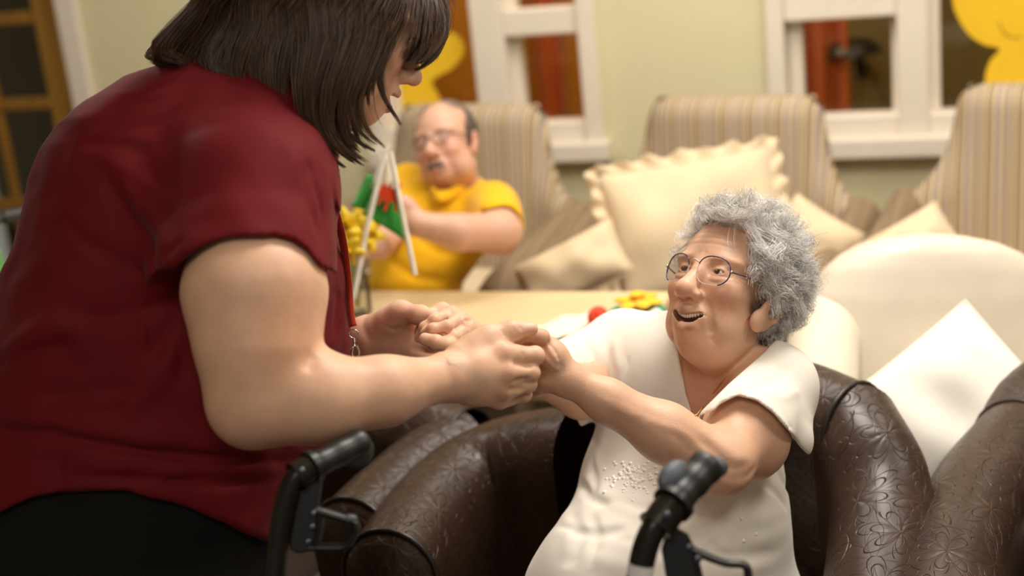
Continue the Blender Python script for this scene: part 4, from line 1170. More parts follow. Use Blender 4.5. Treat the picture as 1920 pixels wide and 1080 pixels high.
def brows(S, parent, mat, arch=.004, z0=.0165, n=130, r=.00045, length=.009, y0=.014, y1=.050):
    w, R, s = S.head[:3]; st = []
    for sgn in (-1, 1):
        for i in range(n):
            t = RNG.random(); y = y0 + (y1 - y0) * t; x = .0885 - .9 * max(0, y - .012) ** 1.35 * 1.5
            z = z0 + arch * math.sin(t * 2.4) + RNG.normal() * .0014
            p = np.array([x, sgn * y, z]); d = np.array([.10 - .5 * t, sgn * 1.0, .5 - .9 * t]); d = d / np.linalg.norm(d) * length
            st.append([w(p + d * q + np.array([.0022 * math.sin(q * 3), 0, 0])) for q in (0, .33, .66, 1)])
    return hair_obj('eyebrows', st, r, mat, parent)

def finger(S, pts, r0, r1, k=0.0035, nail=None):
    pts = [P(*p) if isinstance(p, tuple) else p for p in pts]; n = len(pts)
    rs = np.linspace(r0, r1, n)
    for i in range(n - 1): S.cap(pts[i], pts[i + 1], rs[i], rs[i + 1], k)
    for i in range(1, n - 1): S.ell(pts[i], rs[i] * 1.08, None, 0.003)
    S.cap(pts[0], pts[0] * .7 + pts[1] * .3, r0, r0 * .9, .010)
    return pts

def onreg(pts, pad):
    p = np.array(pts); return p.min(0) - pad, p.max(0) + pad

# ============================================================ the elderly lady
RL = CAMROT @ np.array([[-.625, .727, .284], [.326, -.087, .941], [.709, .681, -.183]])
u_, _, v_ = np.linalg.svd(RL); RL = u_ @ v_
OL = CAM + CAMROT @ np.array([.3441, .0005, -2.2495])
FL = nrm([-.60, -.80, 0.0]); LL = np.array([.80, -.60, 0.0])
BL = np.stack([FL, LL, WZ], 1)
L = Solid()
wl = head(L, OL, RL, 1.0, smile=1.0, mouth=0.75, age=1.0, nose=1.18, fat=0.35, ear=1.30, edz=-.018, edx=.004, etilt=.55, far=-1, lipcol=(0.50, 0.19, 0.14), blush=(0.62, 0.25, 0.155))
Rsh, Lsh = P(1168, 664, 2.46), P(1440, 728, 2.24)
Lel, Lwr = P(1354, 870, 2.06), P(1066, 712, 2.03)
Rel, Rwr = P(1090, 735, 2.36), P(892, 640, 2.22)
CH = P(1292, 800, 2.38)
nb = P(1355, 712, 2.40)
L.cap(wl((-.01, 0, -.07)), nb, .055, .058, .02)
L.ell(wl((.034, .004, -.112)), np.array([.036, .036, .026]), RL, .02)
L.cap(wl((.02, .025, -.11)), P(1326, 735, 2.33), .020, .016, .03)
def torso_L(S, g, k=.05):
    S.cap(Rsh + np.array([0.01, 0, 0]), Lsh, .062 + g, .062 + g, k)
    S.cap(nb + WZ * -.02, Rsh, .050 + g, .055 + g, k); S.cap(nb + WZ * -.02, Lsh, .050 + g, .055 + g, k)
    S.ell(CH + WZ * .02, np.array([.112, .158, .17]) + g, BL, k)
    for sg in (-1, 1): S.ell(CH + FL * .062 + LL * sg * .075 - WZ * .085, np.array([.075, .080, .082]) + g, BL, k)
    S.ell(P(1285, 985, 2.36), np.array([.150, .172, .17]) + g, BL, k)
    S.ell(P(1310, 1150, 2.40), np.array([.165, .190, .14]) + g, BL, k)
    if g > 0: S.ell(P(1182, 1135, 2.26), np.array([.165, .165, .165]) + g, BL, .08)
torso_L(L, -.002, .022)
for i in range(3):
    L.groove([P(1268 + 8 * i, 690 + 14 * i, 2.30), P(1310, 705 + 16 * i, 2.28), P(1370, 690 + 14 * i, 2.28)], .0016, .004)
L.ell(P(1312, 716, 2.292), .009, None, .012, 's')
# left arm
L.chain([Lsh, Lsh * .45 + Lel * .55, Lel], [.060, .057, .042], .02)
L.ell(Lsh * .45 + Lel * .55 + P(1440, 860, 2.12) * 0 + np.array([.006, 0, -.030]), np.array([.054, .052, .050]), None, .04)
L.chain([Lel, Lel * .62 + Lwr * .38, Lel * .25 + Lwr * .75, Lwr], [.043, .041, .029, .0225], .02)
L.crease([P(1318, 806, 2.0), P(1345, 846, 2.0), P(1375, 880, 2.0), P(1420, 872, 2.03)], .0060, .007)
for i in range(5): L.crease([P(1330 + 12 * i, 862 + 7 * i, 2.02), P(1350 + 14 * i, 890 + 2 * i, 2.02), P(1390 + 14 * i, 893 - 5 * i, 2.04)], .0018, .0035)
L.chain([Rsh, Rel, Rel * .5 + Rwr * .5, Rwr], [.055, .042, .036, .023], .02)
# left hand, folded over the caregiver's first finger
k1, k2, k3, k4 = P(1015, 632, 2.005), P(1012, 646, 2.035), P(1008, 664, 2.06), P(1006, 684, 2.08)
L.chain([Lwr, (k1 + k2) / 2 * .6 + Lwr * .4, (k1 + k2) / 2], [.0225, .022, .0150], .012)
L.chain([Lwr, (k3 + k4) / 2 * .6 + Lwr * .4, (k3 + k4) / 2], [.021, .021, .0145], .012)
L.chain([Lwr, P(1018, 712, 2.03), P(1004, 702, 2.04)], [.020, .016, .012], .012)
finger(L, [k1, (990, 626, 1.99), (972, 634, 1.975), (957, 643, 1.965)], .0100, .0072)
finger(L, [k2, (985, 640, 2.03), (965, 655, 2.03), (955, 672, 2.03)], .0098, .0074)
finger(L, [k3, (980, 660, 2.06), (962, 678, 2.055), (955, 694, 2.045)], .0096, .0072)
finger(L, [k4, (982, 686, 2.075), (966, 702, 2.07), (958, 715, 2.055)], .0088, .0066)
finger(L, [P(1030, 716, 2.04), (1006, 730, 2.06), (985, 728, 2.075), (965, 722, 2.085)], .0115, .0085)
for a, b in ((k1, .8), (k2, .8), (k3, .7)): L.crease([a * .95 + Lwr * .05 - FWD * .012, a * .65 + Lwr * .35 - FWD * .015, a * .35 + Lwr * .65 - FWD * .015], -.0016, .003)
# right hand in the caregiver's left
h1, h2, h3, h4 = P(829, 583, 2.215), P(846, 590, 2.20), P(862, 600, 2.19), P(872, 619, 2.185)
for hk in (h1, h2, h3, h4): L.chain([Rwr, hk * .6 + Rwr * .4, hk], [.0215, .0155, .0112], .012)
for hk in (h1, h2, h3, h4): L.ell(hk, .0125, None, .006)
finger(L, [h1, (806, 590, 2.20), (794, 606, 2.21), (786, 622, 2.225)], .0100, .0078)
finger(L, [h2, (815, 600, 2.175), (797, 614, 2.175), (786, 634, 2.19)], .0100, .0080)
finger(L, [h3, (838, 612, 2.155), (812, 617, 2.15), (797, 624, 2.16)], .0098, .0080)
finger(L, [h4, (852, 632, 2.155), (832, 642, 2.145), (812, 648, 2.15)], .0096, .0080)
finger(L, [P(868, 640, 2.185), (840, 648, 2.14), (818, 642, 2.125), (797, 636, 2.13)], .0130, .0098)
for hk in (h1, h2, h3, h4): L.crease([hk - FWD * .012, hk * .7 + Rwr * .3 - FWD * .014, hk * .4 + Rwr * .6 - FWD * .014], -.0018, .003)
for i in range(4): L.crease([P(1036 + 5 * i, 640 + 14 * i, 1.99), P(1044 + 4 * i, 650 + 13 * i, 1.99), P(1046 + 4 * i, 662 + 13 * i, 2.0)], .0010, .002)
L.crease([P(1150, 752, 1.98), P(1200, 778, 1.98), P(1260, 800, 1.99), P(1310, 822, 2.0)], -.0022, .005)
L.crease([P(1120, 742, 1.98), P(1165, 775, 1.98), P(1230, 815, 1.99)], -.0016, .004)
L.crease([P(1262, 800, 1.99), P(1290, 838, 1.99), P(1330, 880, 2.0)], .0020, .006)
for c_, r_ in ((P(1095, 770, 1.98), .003), (P(1440, 803, 2.03), .008), (P(1240, 800, 1.99), .006), (P(1300, 846, 1.99), .009), (P(1180, 765, 1.99), .007)): L.dot(c_, r_ * 1.6, (0.40, 0.15, 0.09), .5)
for hk in (k1, k2, h1, h2, h3, h4): L.dot(hk, .014, (0.66, 0.30, 0.22), .5)
L.dot(P(1310, 740, 2.26), .07, (0.60, 0.26, 0.15), .55)
skinL = (0.70, 0.41, 0.265)
lo, hi = onreg([Rsh, Lsh, Lel, Lwr, Rwr, CH, P(1300, 1150, 2.4), wl((0, 0, 0))], .13)
lo[2] = 0.36; hi[2] = wl((0, 0, .12))[2] + .02
hlo, hhi = onreg([wl((x, y, z)) for x in (-.12, .13) for y in (-.10, .10) for z in (-.13, .13)], 0.005)
g1 = onreg([k1, k2, k3, k4, P(957, 643, 1.965), P(985, 720, 2.08), P(1030, 720, 2.04)], .022)
g2 = onreg([h1, h2, h3, h4, P(786, 622, 2.22), P(797, 636, 2.12)], .022)
lady = L.build('person', M['skin_old'], [(lo, hi, .0042), (hlo, hhi, .0016), (*g1, .0016), (*g2, .0016)], None, skinL, loc=(P(1300, 1100, 2.4)[0], P(1300, 1100, 2.4)[1], 0.0))
tag(lady, 'smiling elderly woman with curly grey hair and glasses seated in the leather chair', 'person', None)

# teeth, eyes, brows
_, _, _, cx, cor, zc, opn, cz = L.head
m = MB()
for i in range(12):
    t = (i - 5.5) / 5.5; y = t * .0222; x = .0890 - 11.0 * y * y; z = zc + (cz - zc) * t * t * .85 + opn * .22
    a = math.atan(-22 * y); q = np.array([[math.cos(a), -math.sin(a), 0], [math.sin(a), math.cos(a), 0], [0, 0, 1]])
    m.ball(wl((x, y, z + .001)), (.0028, .0023 if abs(t) > .3 else .0027, .0058 - .0012 * abs(t)), RL @ q, 10, 8)
m.build('upper_teeth', M['tooth'], lady)
eyeballs(L, wl((.6, -.02, .02)) * .6 + P(775, 95, 2.05) * .4, M['eye_brown'], lady)
brows(L, lady, M['hair_grey'], .003, .0170, 90, .0003)

# spectacles
def lens_curve(sgn, n=40):
    a = np.linspace(0, 2 * np.pi, n, endpoint=False); out = []
    for t in a:
        c, q = math.cos(t), math.sin(t)
        y = .0250 * math.copysign(abs(c) ** .80, c); z = .0228 * math.copysign(abs(q) ** .86, q)
        if q < 0 and c * 1 > 0: y *= 1 - .06 * abs(q)
        yy = sgn * (.0335 + y); out.append((.1055 - 3.2 * max(0, abs(yy) - .008) ** 2 * 1.9, yy, -.005 + z))
    return np.array(out)
gl = empty('glasses', (0, 0, 0)); gl.parent = lady; gl.location = Vector(wl((.10, 0, 0)) - base_of(lady))
for sgn in (-1, 1):
    lc = lens_curve(sgn); W3 = np.array([wl(p) for p in lc])
    m = MB(); m.tube(W3, .00075, 8, closed=True); m.build('rim', M['frame_clear'], gl)
    top = [W3[i] + RL[:, 0] * .0006 for i in range(0, 20)] if True else None
    m = MB(); m.tube(np.array(top[0:19]) if sgn > 0 else np.array(top[1:20]), .0009, 8); m.build('brow_bar', M['frame_dark'], gl)
    low = [W3[i % 40] + RL[:, 0] * .0004 for i in range(33, 42)]
    m = MB(); m.tube(np.array(low), .00115, 8); m.build('rim_corner', M['frame_dark'], gl)
    cen = W3.mean(0) + RL[:, 0] * .0012; V = np.concatenate([W3, (W3 - cen) * .55 + cen, [cen]]); n_ = 40
    Fc = [(i, (i + 1) % n_, n_ + (i + 1) % n_, n_ + i) for i in range(n_)] + [(n_ + i, n_ + (i + 1) % n_, 2 * n_) for i in range(n_)]
    mesh_obj('lens', V, Fc, M['lens'], gl)
    e = lc[0]
    m = MB(); m.ball(wl((e[0], sgn * (abs(e[1]) + .002), e[2] + .004)), (.003, .002, .003), RL, 10, 8); m.build('hinge', M['chrome'], gl)
    m = MB(); m.tube(spline([wl((e[0] - .001, sgn * (abs(e[1]) + .002), e[2] + .004)), wl((.060, sgn * .0735, .001)), wl((.02, sgn * .080, .001)), wl((-.018, sgn * .084, -.002)), wl((-.032, sgn * .080, -.024))], 22), .0012, 8); m.build('temple', M['steel_dark'], gl)
m = MB(); m.tube(spline([wl((.1050, -.0075, .006)), wl((.1075, 0, .0095)), wl((.1050, .0075, .006))], 10), .0013, 8); m.build('bridge', M['frame_clear'], gl)

# white top
T = Solid(); torso_L(T, 0.0075)
T.rough(CH - .5, CH + .5, .0025, .035)
aL = nrm(Lel - Lsh)
def hem_cut(S, pts_px, clo, chi, side):
    """cuts a sleeve along a hem drawn through photo pixels; the cut runs straight back along the line of sight"""
    q = np.array(pts_px, float); a = (q[:, 0] - 960) / FPX; b = (q[:, 1] - 540) / FPX
    def f(X):
        r = X - CAM.astype(np.float32); dep = r @ FWD.astype(np.float32)
        u = (r @ RIGHT.astype(np.float32)) / dep; v = -(r @ UP.astype(np.float32)) / dep
        if side == 'below': return ((np.interp(u, a, b) - v) * dep * .8).astype(np.float32)
        return ((u - np.interp(v, b, a)) * dep * .8).astype(np.float32)
    S._op(clo, chi, f, .005, 's')
SL = Solid(); SL.cap(Lsh, Lsh * .35 + Lel * .65, .070, .080, .03); SL.cap(Lsh + WZ * -.01, P(1476, 826, 2.18), .062, .040, .03)
lo_, hi_ = onreg([Lsh, Lel, P(1500, 850, 2.15)], .12)
hem_cut(SL, [(1200, 800), (1310, 800), (1350, 757), (1385, 742), (1420, 752), (1450, 775), (1475, 805), (1500, 838), (1520, 858), (1560, 900)], lo_, hi_, 'below')
SL.cap(Lsh * .5 + Lel * .5, Lel * 1.2 - Lsh * .2, .066, .066, .004, 's')
T.fn(lo_, hi_, SL.at, .012)
SR = Solid(); SR.cap(Rsh, P(1062, 712, 2.40), .070, .066, .03); SR.cap(Rsh + WZ * -.03, P(1072, 762, 2.40), .05, .036, .03)
lo_, hi_ = onreg([Rsh, P(1000, 690, 2.36), P(1060, 780, 2.36)], .09)
hem_cut(SR, [(1020, 560), (1032, 640), (1040, 700), (1050, 740), (1066, 770), (1082, 786), (1100, 830)], lo_, hi_, 'left')
SR.cap(P(1062, 722, 2.385), P(960, 690, 2.28), .044, .046, .003, 's')
T.fn(lo_, hi_, SR.at, .012)
# V neck
def vneck(X):
    r = X - CAM.astype(np.float32); dep = r @ FWD.astype(np.float32)
    u = (r @ RIGHT.astype(np.float32)) / dep * FPX + 960; v = -(r @ UP.astype(np.float32)) / dep * FPX + 540
    xl = np.interp(v, [560, 640, 665, 700, 740, 770, 790], [1268, 1270, 1273, 1279, 1287, 1296, 1306])
    xr = np.interp(v, [560, 640, 665, 690, 720, 750, 772, 790], [1470, 1452, 1428, 1400, 1366, 1336, 1314, 1306])
    d = np.maximum(np.maximum(xl - u, u - xr), v - 787) * dep / FPX
    return np.maximum(d, (dep - 2.44) * .8).astype(np.float32)
vlo, vhi = onreg([P(x, y, d) for x in (1262, 1475) for y in (600, 792) for d in (2.1, 2.44)], .01)
T._op(vlo, vhi, vneck, .003, 's')
T.cap(nb - WZ * .02, wl((-.005, 0, -.08)), .0605, .060, .004, 's')
for pts, am, w_ in (([(1098, 640), (1120, 690), (1130, 740)], .004, .009), ([(1150, 628), (1165, 690), (1170, 740)], -.004, .010), ([(1185, 612), (1178, 680), (1160, 760), (1150, 800)], .002, .003),
                    ([(1410, 660), (1380, 700), (1345, 770), (1330, 800)], .004, .008), ([(1430, 690), (1390, 730), (1360, 760)], -.004, .008),
                    ([(1440, 655), (1405, 705), (1372, 745)], .003, .006), ([(1478, 690), (1450, 715), (1400, 735)], .003, .008), ([(1500, 730), (1470, 745), (1430, 745)], -.003, .008),
                    ([(1110, 940), (1200, 955), (1330, 962), (1480, 930)], .005, .010), ([(1100, 905), (1160, 950), (1230, 985)], -.005, .012), ([(1120, 1000), (1240, 1040), (1400, 1045), (1470, 1030)], .006, .012),
                    ([(1455, 880), (1470, 905), (1490, 925)], .006, .008), ([(1350, 1000), (1420, 1010), (1480, 985)], -.004, .012), ([(1070, 960), (1090, 1010), (1060, 1070)], .006, .014),
                    ([(1020, 1010), (1120, 1050), (1200, 1075)], -.005, .014), ([(1475, 850), (1480, 800), (1462, 760)], .002, .004), ([(1095, 830), (1110, 880), (1118, 930)], .006, .008), ([(1085, 900), (1110, 935), (1140, 950)], .008, .008), ([(1045, 985), (1080, 1000), (1130, 1000), (1180, 990)], .008, .009), ([(1060, 960), (1075, 1000), (1070, 1060)], -.007, .012), ([(1110, 960), (1120, 1010), (1110, 1070)], .006, .010), ([(1200, 960), (1260, 985), (1330, 990), (1420, 975), (1480, 950)], -.006, .014), ([(1170, 1010), (1260, 1060), (1360, 1070), (1450, 1055)], -.006, .016), ([(1420, 900), (1455, 925), (1478, 960)], .006, .007), ([(1330, 1010), (1345, 1040), (1390, 1060)], .005, .008)):
    T.groove([T.hit(x, y, 1.95, 2.8) for x, y in pts], am, w_)
for side in ([(1268, 650), (1272, 700), (1281, 742), (1296, 776), (1304, 792)], [(1304, 792), (1335, 762), (1372, 727), (1408, 694), (1440, 662)]):
    T.groove([T.hit(x + (-5 if x < 1300 else 3), y + 3, 2.0, 2.8) for x, y in side], -.0018, .0035)
lo2, hi2 = onreg([Rsh, Lsh, CH, P(1060, 1120, 2.2), P(1500, 850, 2.15), P(1040, 700, 2.38), P(1300, 1150, 2.4)], .13); lo2[2] = .44; lo2[1] -= .1
shirt = T.build('shirt', M['white_shirt'], [(lo2, hi2, .0032)], lady, relax=4)
shirt['label'] = 'white V-neck short-sleeved top with embroidered flowers'
# embroidery on the front of the top
rg = np.random.default_rng(2); m = MB()
for c_, n_, sp in (((1200, 898), 190, 27), ((1225, 770), 24, 26), ((1330, 930), 60, 30), ((1350, 1000), 26, 40), ((1212, 762), 16, 14)):
    for i in range(n_):
        x, y = c_[0] + rg.normal() * sp, c_[1] + rg.normal() * sp * .55
        p = T.hit(x, y, 1.95, 2.8); m.ball(p + FWD * .0026, rg.uniform(.0032, .0046), None, 7, 5)
m.build('embroidery', M['shirt_stitch'], shirt)['kind'] = 'stuff'
# necklace
pt = np.array([L.hit(x, y, 2.0, 2.8) for x, y in ((1277, 668), (1278, 700), (1283, 735), (1295, 770), (1303, 779), (1318, 762), (1340, 732), (1362, 706))]) - FWD * .0030
m = MB()
for p in spline(pt, 90): m.ball(p, .0014, None, 6, 4)
m.build('necklace', M['gold'], lady)['label'] = 'thin gold chain necklace'

# trousers, legs and shoes (mostly below the picture)
Q = Solid(); hipc = P(1315, 1165, 2.42)
Q.ell(hipc - WZ * .02, (.16, .20, .13), BL, .03)
for sg in (-1, 1):
    a = hipc + LL * sg * .095 - WZ * .02; b = a + FL * .40 - WZ * .02 + LL * sg * .03; c = b - WZ * (b[2] - .08) + FL * .03
    Q.cap(a, b, .098, .075, .05); Q.cap(b, c, .07, .05, .04)
lo3, hi3 = onreg([hipc, hipc + FL * .55], .27); lo3[2] = 0.03
Q.build('trousers', M['white_shirt'], [(lo3, hi3, .009)], lady)
for sg in (-1, 1):
    c = hipc + LL * sg * .125 + FL * .47; c[2] = .05
    s = Solid(); s.ell(c, (.13, .045, .04), BL, .01); s.cap(c - FL * .06, c - FL * .06 + WZ * .05, .038, .042, .03); s.half(c - WZ * .045, -WZ, c - .3, c + .3)
    s.build('shoe', M['grey_cloth'], [(c - .2, c + .2, .008)], lady)
# ---- the lady's curly grey hair
def curly_hair(w, R, s, parent, nclump, per, name, mat, include, length=(.05, .08), vol=.030, rad=.00033, seed=1, flow=None, curl=(.005, .010), k=15):
    rg = np.random.default_rng(seed); out = []; c0 = np.array([-.012, 0, .034]); rr = np.array([.097, .075, .083])
    n = 0
    while n < nclump:
        q = nrm(rg.normal(size=3)); p = c0 + rr * q
        if not include(p): continue
        n += 1
        nn = nrm(q / rr); f = flow(p, nn, rg); f = nrm(f - nn * (f @ nn)); b = np.cross(nn, f)
        L_ = rg.uniform(*length) * (len_lady(p) if 'nape' not in name else 1); cr = rg.uniform(*curl); turns = rg.uniform(.8, 1.7); ph = rg.uniform(0, 6.28); lift = rg.uniform(.55, 1.0)
        t = np.linspace(0, 1, k)
        bend = rg.normal() * .25
        for j in range(per):
            off = (f * rg.normal() + b * rg.normal()) * .0055 + nn * rg.normal() * .002
            lt = L_ * rg.uniform(.85, 1.1); a = ph + rg.normal() * .16 + turns * 6.28 * t; c_ = cr * rg.uniform(.7, 1.25) * np.minimum(1, t * 3)
            h = vol * lift * rg.uniform(.85, 1.12) * np.sin(np.minimum(1, t * 1.25) * 1.9)
            pts = (p + off)[None] + nn * (h + c_ * np.sin(a) * .8)[:, None] + f * (lt * t * .8 + c_ * np.cos(a))[:, None] + b * (bend * lt * t * t + c_ * np.cos(a * .9 + 1) * .5)[:, None]
            # follow the skull round
            d = (pts - c0) / (rr * 1.03); l = np.linalg.norm(d, axis=1); fix = l < 1; pts[fix] = c0 + d[fix] / l[fix, None] * rr * 1.03
            out.append(pts)
    A = np.array(out); W = np.asarray(w((0, 0, 0)))[None, None] + s * (A @ np.asarray(R).T)
    return hair_obj(name, W, np.full(len(W), rad), mat, parent)
def inc_lady(p):
    x, y, z = p
    k = .030 * min(1, max(0, -y - .015) / .04)
    return x + k < np.interp(z, [-.07, -.03, .0, .02, .045, .065, .082, .12], [-.040, -.014, .012, .032, .043, .058, .074, .2]) and z > -.050
def len_lady(p): return .5 if (p[2] < .035 and p[0] > -.045) else (.6 if p[1] < -.035 else 1.0)
def flow_lady(p, n, rg):
    x, y, z = p
    f = np.array([-.35 + .55 * (x > .03), .35 * np.sign(y) * abs(y) / .06 + .25, -.55 - .5 * (abs(y) > .045)])
    if x > .035: f = np.array([.10, 1.0 if y > -.045 else -.3, -.35])
    return f + rg.normal(size=3) * .28
curly_hair(wl, RL, 1.0, lady, 420, 46, 'hair', M['hair_grey'], inc_lady, (.055, .085), .031, .00028, 3, flow_lady, (.007, .0135), 20)
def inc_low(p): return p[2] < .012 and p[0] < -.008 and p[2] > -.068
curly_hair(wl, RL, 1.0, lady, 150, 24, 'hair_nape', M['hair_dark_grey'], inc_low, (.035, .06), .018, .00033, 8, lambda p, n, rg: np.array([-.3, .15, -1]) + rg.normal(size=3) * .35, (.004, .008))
curly_hair(wl, RL, 1.0, lady, 90, 3, 'stray_hair', M['hair_grey'], inc_lady, (.06, .10), .045, .00020, 9, lambda p, n, rg: np.array([-.8, .2, -.2]) + rg.normal(size=3) * .6, (.006, .016))

# ============================================================ the caregiver
SCG = 1.06
RC = np.array([nrm((.90, -.39, -.18)), (0, 0, 0), (0, 0, 0)]).T
_x = RC[:, 0]; _y = np.array([-.17, .06, -.98]); _y = nrm(_y - _x * (_x @ _y)); RC = CAMROT @ np.stack([_x, _y, np.cross(_x, _y)], 1)
OC = P(788, 157, 2.05) - SCG * RC @ np.array([.122, 0, -.044])
C = Solid()
wc_ = head(C, OC, RC, SCG, smile=.35, mouth=.55, age=.12, nose=.88, fat=.5, jaw=.014, lipcol=(0.50, 0.17, 0.14), blush=(0.60, 0.25, 0.17), ear=.55)
rowsC = [(100, 405, 440, .05), (125, 345, 500, .115), (165, 235, 560, .16), (205, 175, 582, .185), (245, 128, 590, .20), (290, 100, 596, .21), (340, 80, 608, .215), (430, 55, 634, .22), (540, 20, 650, .225),
         (640, -15, 656, .225), (740, -45, 640, .225), (830, -65, 606, .225), (900, -75, 582, .23), (1000, -80, 546, .235), (1090, -80, 520, .235), (1200, -70, 500, .23)]
DC = 2.11
lo, hi, f = profile_fn(DC, [r for r in rowsC if r[0] <= 1000], -.034, 2.25); C.fn(lo, hi, f, .02)
C.cap(wc_((-.02, 0, -.06)), P(545, 290, 2.10), .062, .072, .04)
# near (right) arm
S0, S1, E0, W0 = P(480, 340, 1.97), P(478, 550, 1.845), P(487, 742, 1.825), P(840, 707, 1.92)
C.chain([S0, S1, P(484, 660, 1.83), E0], [.070, .088, .074, .058], .03)
C.ell(P(462, 770, 1.83), .040, None, .04)
C.chain([E0, P(610, 748, 1.83), P(720, 733, 1.86), W0], [.0545, .050, .041, .0295], .03)
C.ell(P(570, 745, 1.83), np.array([.06, .05, .05]), None, .03)
C.crease([P(602, 650, 1.78), P(588, 672, 1.77), P(578, 695, 1.775)], .006, .007)
for dx in (0, 10): C.crease([P(832 + dx, 664, 1.90), P(841 + dx, 690, 1.885), P(846 + dx, 720, 1.885), P(846 + dx, 750, 1.91)], .0055, .0030)
# near hand
K1, K2, K3, K4 = P(944, 665, 1.938), P(950, 699, 1.932), P(946, 728, 1.940), P(935, 748, 1.955)
for Kk, r_ in ((K1, .0150), (K2, .0150), (K3, .0145), (K4, .0135)): C.chain([W0, Kk * .5 + W0 * .5, Kk], [.0275, .0210, r_], .014)
C.ell(P(893, 702, 1.945), np.array([.036, .022, .028]), None, .02)
finger(C, [K1, (1003, 667, 1.955), (990, 673, 1.988), (968, 672, 1.995)], .0138, .0100)
finger(C, [K2, (995, 699, 1.950), (984, 699, 1.985), (962, 697, 1.992)], .0134, .0098)
finger(C, [K3, (990, 720, 1.957), (979, 719, 1.988), (958, 716, 1.995)], .0126, .0092)
finger(C, [K4, (982, 739, 1.970), (970, 737, 1.995), (952, 733, 2.0)], .0116, .0085)
finger(C, [P(866, 668, 1.940), (918, 634, 1.955), (958, 621, 1.962), (996, 617, 1.968)], .0200, .0098, .012)
C.ell(P(905, 655, 1.95), np.array([.024, .018, .022]), None, .02)
for a, b in (((958, 683), (1000, 684)), ((957, 711), (994, 711)), ((950, 731), (988, 731))):
    C.crease([P(a[0], a[1], 1.925), P((a[0] + b[0]) / 2, (a[1] + b[1]) / 2, 1.93), P(b[0], b[1], 1.94)], .0046, .0034)
for Kk in (K1, K2, K3, K4): C.dot(Kk - FWD * .012, .014, (0.62, 0.28, 0.19), .35)
def nail(S, c, r, M_, sk): S.dot(c, np.asarray(r) * 1.25, (0.82, 0.52, 0.47), .85, M_)
nail(C, P(993, 611, 1.963), (.0068, .0055, .0022), np.stack([RIGHT, FWD, UP], 1), 0)
for q_ in ([(985, 606), (981, 612), (986, 619)], [(938, 619), (942, 626), (941, 634)], [(962, 612), (965, 618), (964, 626)]): C.crease([P(x, y, 1.945) for x, y in q_], .0011, .0018)
for x_ in (978, 984): C.crease([P(x_, 658, 1.93), P(x_ + 3, 666, 1.93), P(x_ + 2, 676, 1.93)], .0010, .0018)
# far (left) arm and hand
S2, E2, W2_ = P(480, 430, 2.28), P(560, 690, 2.33), P(692, 634, 2.27)
C.chain([S2, E2], [.075, .06], .03); C.chain([E2, P(630, 660, 2.30), W2_], [.056, .048, .033], .03)
J = [P(772, 596, 2.262), P(782, 616, 2.262), P(782, 640, 2.262), P(774, 662, 2.262)]
for Kk, r_ in zip(J, (.0150, .0148, .0142, .0135)): C.chain([W2_, Kk * .5 + W2_ * .5, Kk], [.030, .021, r_], .014)
C.ell(P(735, 628, 2.262), np.array([.034, .024, .030]), None, .02)
finger(C, [J[0], (815, 622, 2.262), (845, 634, 2.255), (868, 640, 2.24)], .0122, .0092)
finger(C, [J[1], (826, 640, 2.262), (858, 652, 2.255), (882, 656, 2.235)], .0122, .0092)
finger(C, [J[2], (825, 660, 2.260), (856, 668, 2.250), (880, 668, 2.23)], .0118, .0088)
finger(C, [J[3], (812, 676, 2.255), (838, 682, 2.245), (858, 680, 2.23)], .0108, .0080)
finger(C, [P(712, 612, 2.25), (752, 586, 2.225), (788, 591, 2.198), (814, 595, 2.182)], .0205, .0105, .012)
C.ell(P(745, 600, 2.24), np.array([.024, .018, .020]), None, .02)
nail(C, P(812, 588, 2.174), (.0072, .0055, .0022), np.stack([RIGHT, FWD, UP], 1), 0)
for i in range(3): C.crease([P(722 + 5 * i, 606 + 4 * i, 2.225), P(738 + 3 * i, 614 + 3 * i, 2.222), P(750 + 2 * i, 610 + 3 * i, 2.215)], .0018, .0026)
skinC = (0.72, 0.43, 0.275)
C.dot(P(735, 625, 2.24), .09, (0.62, 0.30, 0.22), .45)
C.dot(P(540, 600, 1.76), .05, (0.60, 0.27, 0.13), .30); C.dot(P(545, 660, 1.76), .05, (0.60, 0.27, 0.13), .25)
C.dot(P(717, 722, 1.82), .0035, (0.36, 0.14, 0.08), .6)
lo, hi = onreg([P(-120, 1100, 2.3), P(100, 100, 1.75), P(700, 500, 2.4), S0, S1, E0, W0, W2_], .13); hi[2] = wc_((0, 0, .13))[2] + .05
hi[0] = max(hi[0], wc_((.14, 0, 0))[0]); lo[2] = .60
hlo, hhi = onreg([wc_((x, y, z)) for x in (-.12, .14) for y in (-.10, .10) for z in (-.13, .13)], 0.0)
g1 = onreg([W0, K1, K2, K3, K4, P(1008, 667, 1.955), P(1000, 617, 1.968), P(960, 740, 2.0)], .024)
g2 = onreg([W2_, *J, P(885, 656, 2.235), P(815, 595, 2.182)], .024)
hi = np.maximum(hi, np.maximum(g1[1], g2[1]) + .01)
ft = P(250, 1000, 2.11)
care = C.build('person', M['skin'], [(lo, hi, .0050), (hlo, hhi, .0018), (*g1, .0017), (*g2, .0019)], None, skinC, loc=(ft[0], ft[1], 0))
tag(care, 'woman with dark brown bob in a maroon top, bending forward and holding hands', 'person')
eyeballs(C, wl((.05, .01, 0)), M['eye_brown'], care)
brows(C, care, M['hair_brown'], .005, .019, 110, .0003)
w, R_, s_, cx, cor, zc, opn, cz = C.head
m = MB()
for i in range(10):
    t = (i - 4.5) / 4.5; y = t * .0195; x = .0880 - 12.5 * y * y
    a = math.atan(-25 * y); q = np.array([[math.cos(a), -math.sin(a), 0], [math.sin(a), math.cos(a), 0], [0, 0, 1]])
    m.ball(w((x, y, zc + opn * .3)), np.array([.0026, .00235, .0050]) * SCG, R_ @ q, 10, 8)
m.build('upper_teeth', M['tooth'], care)
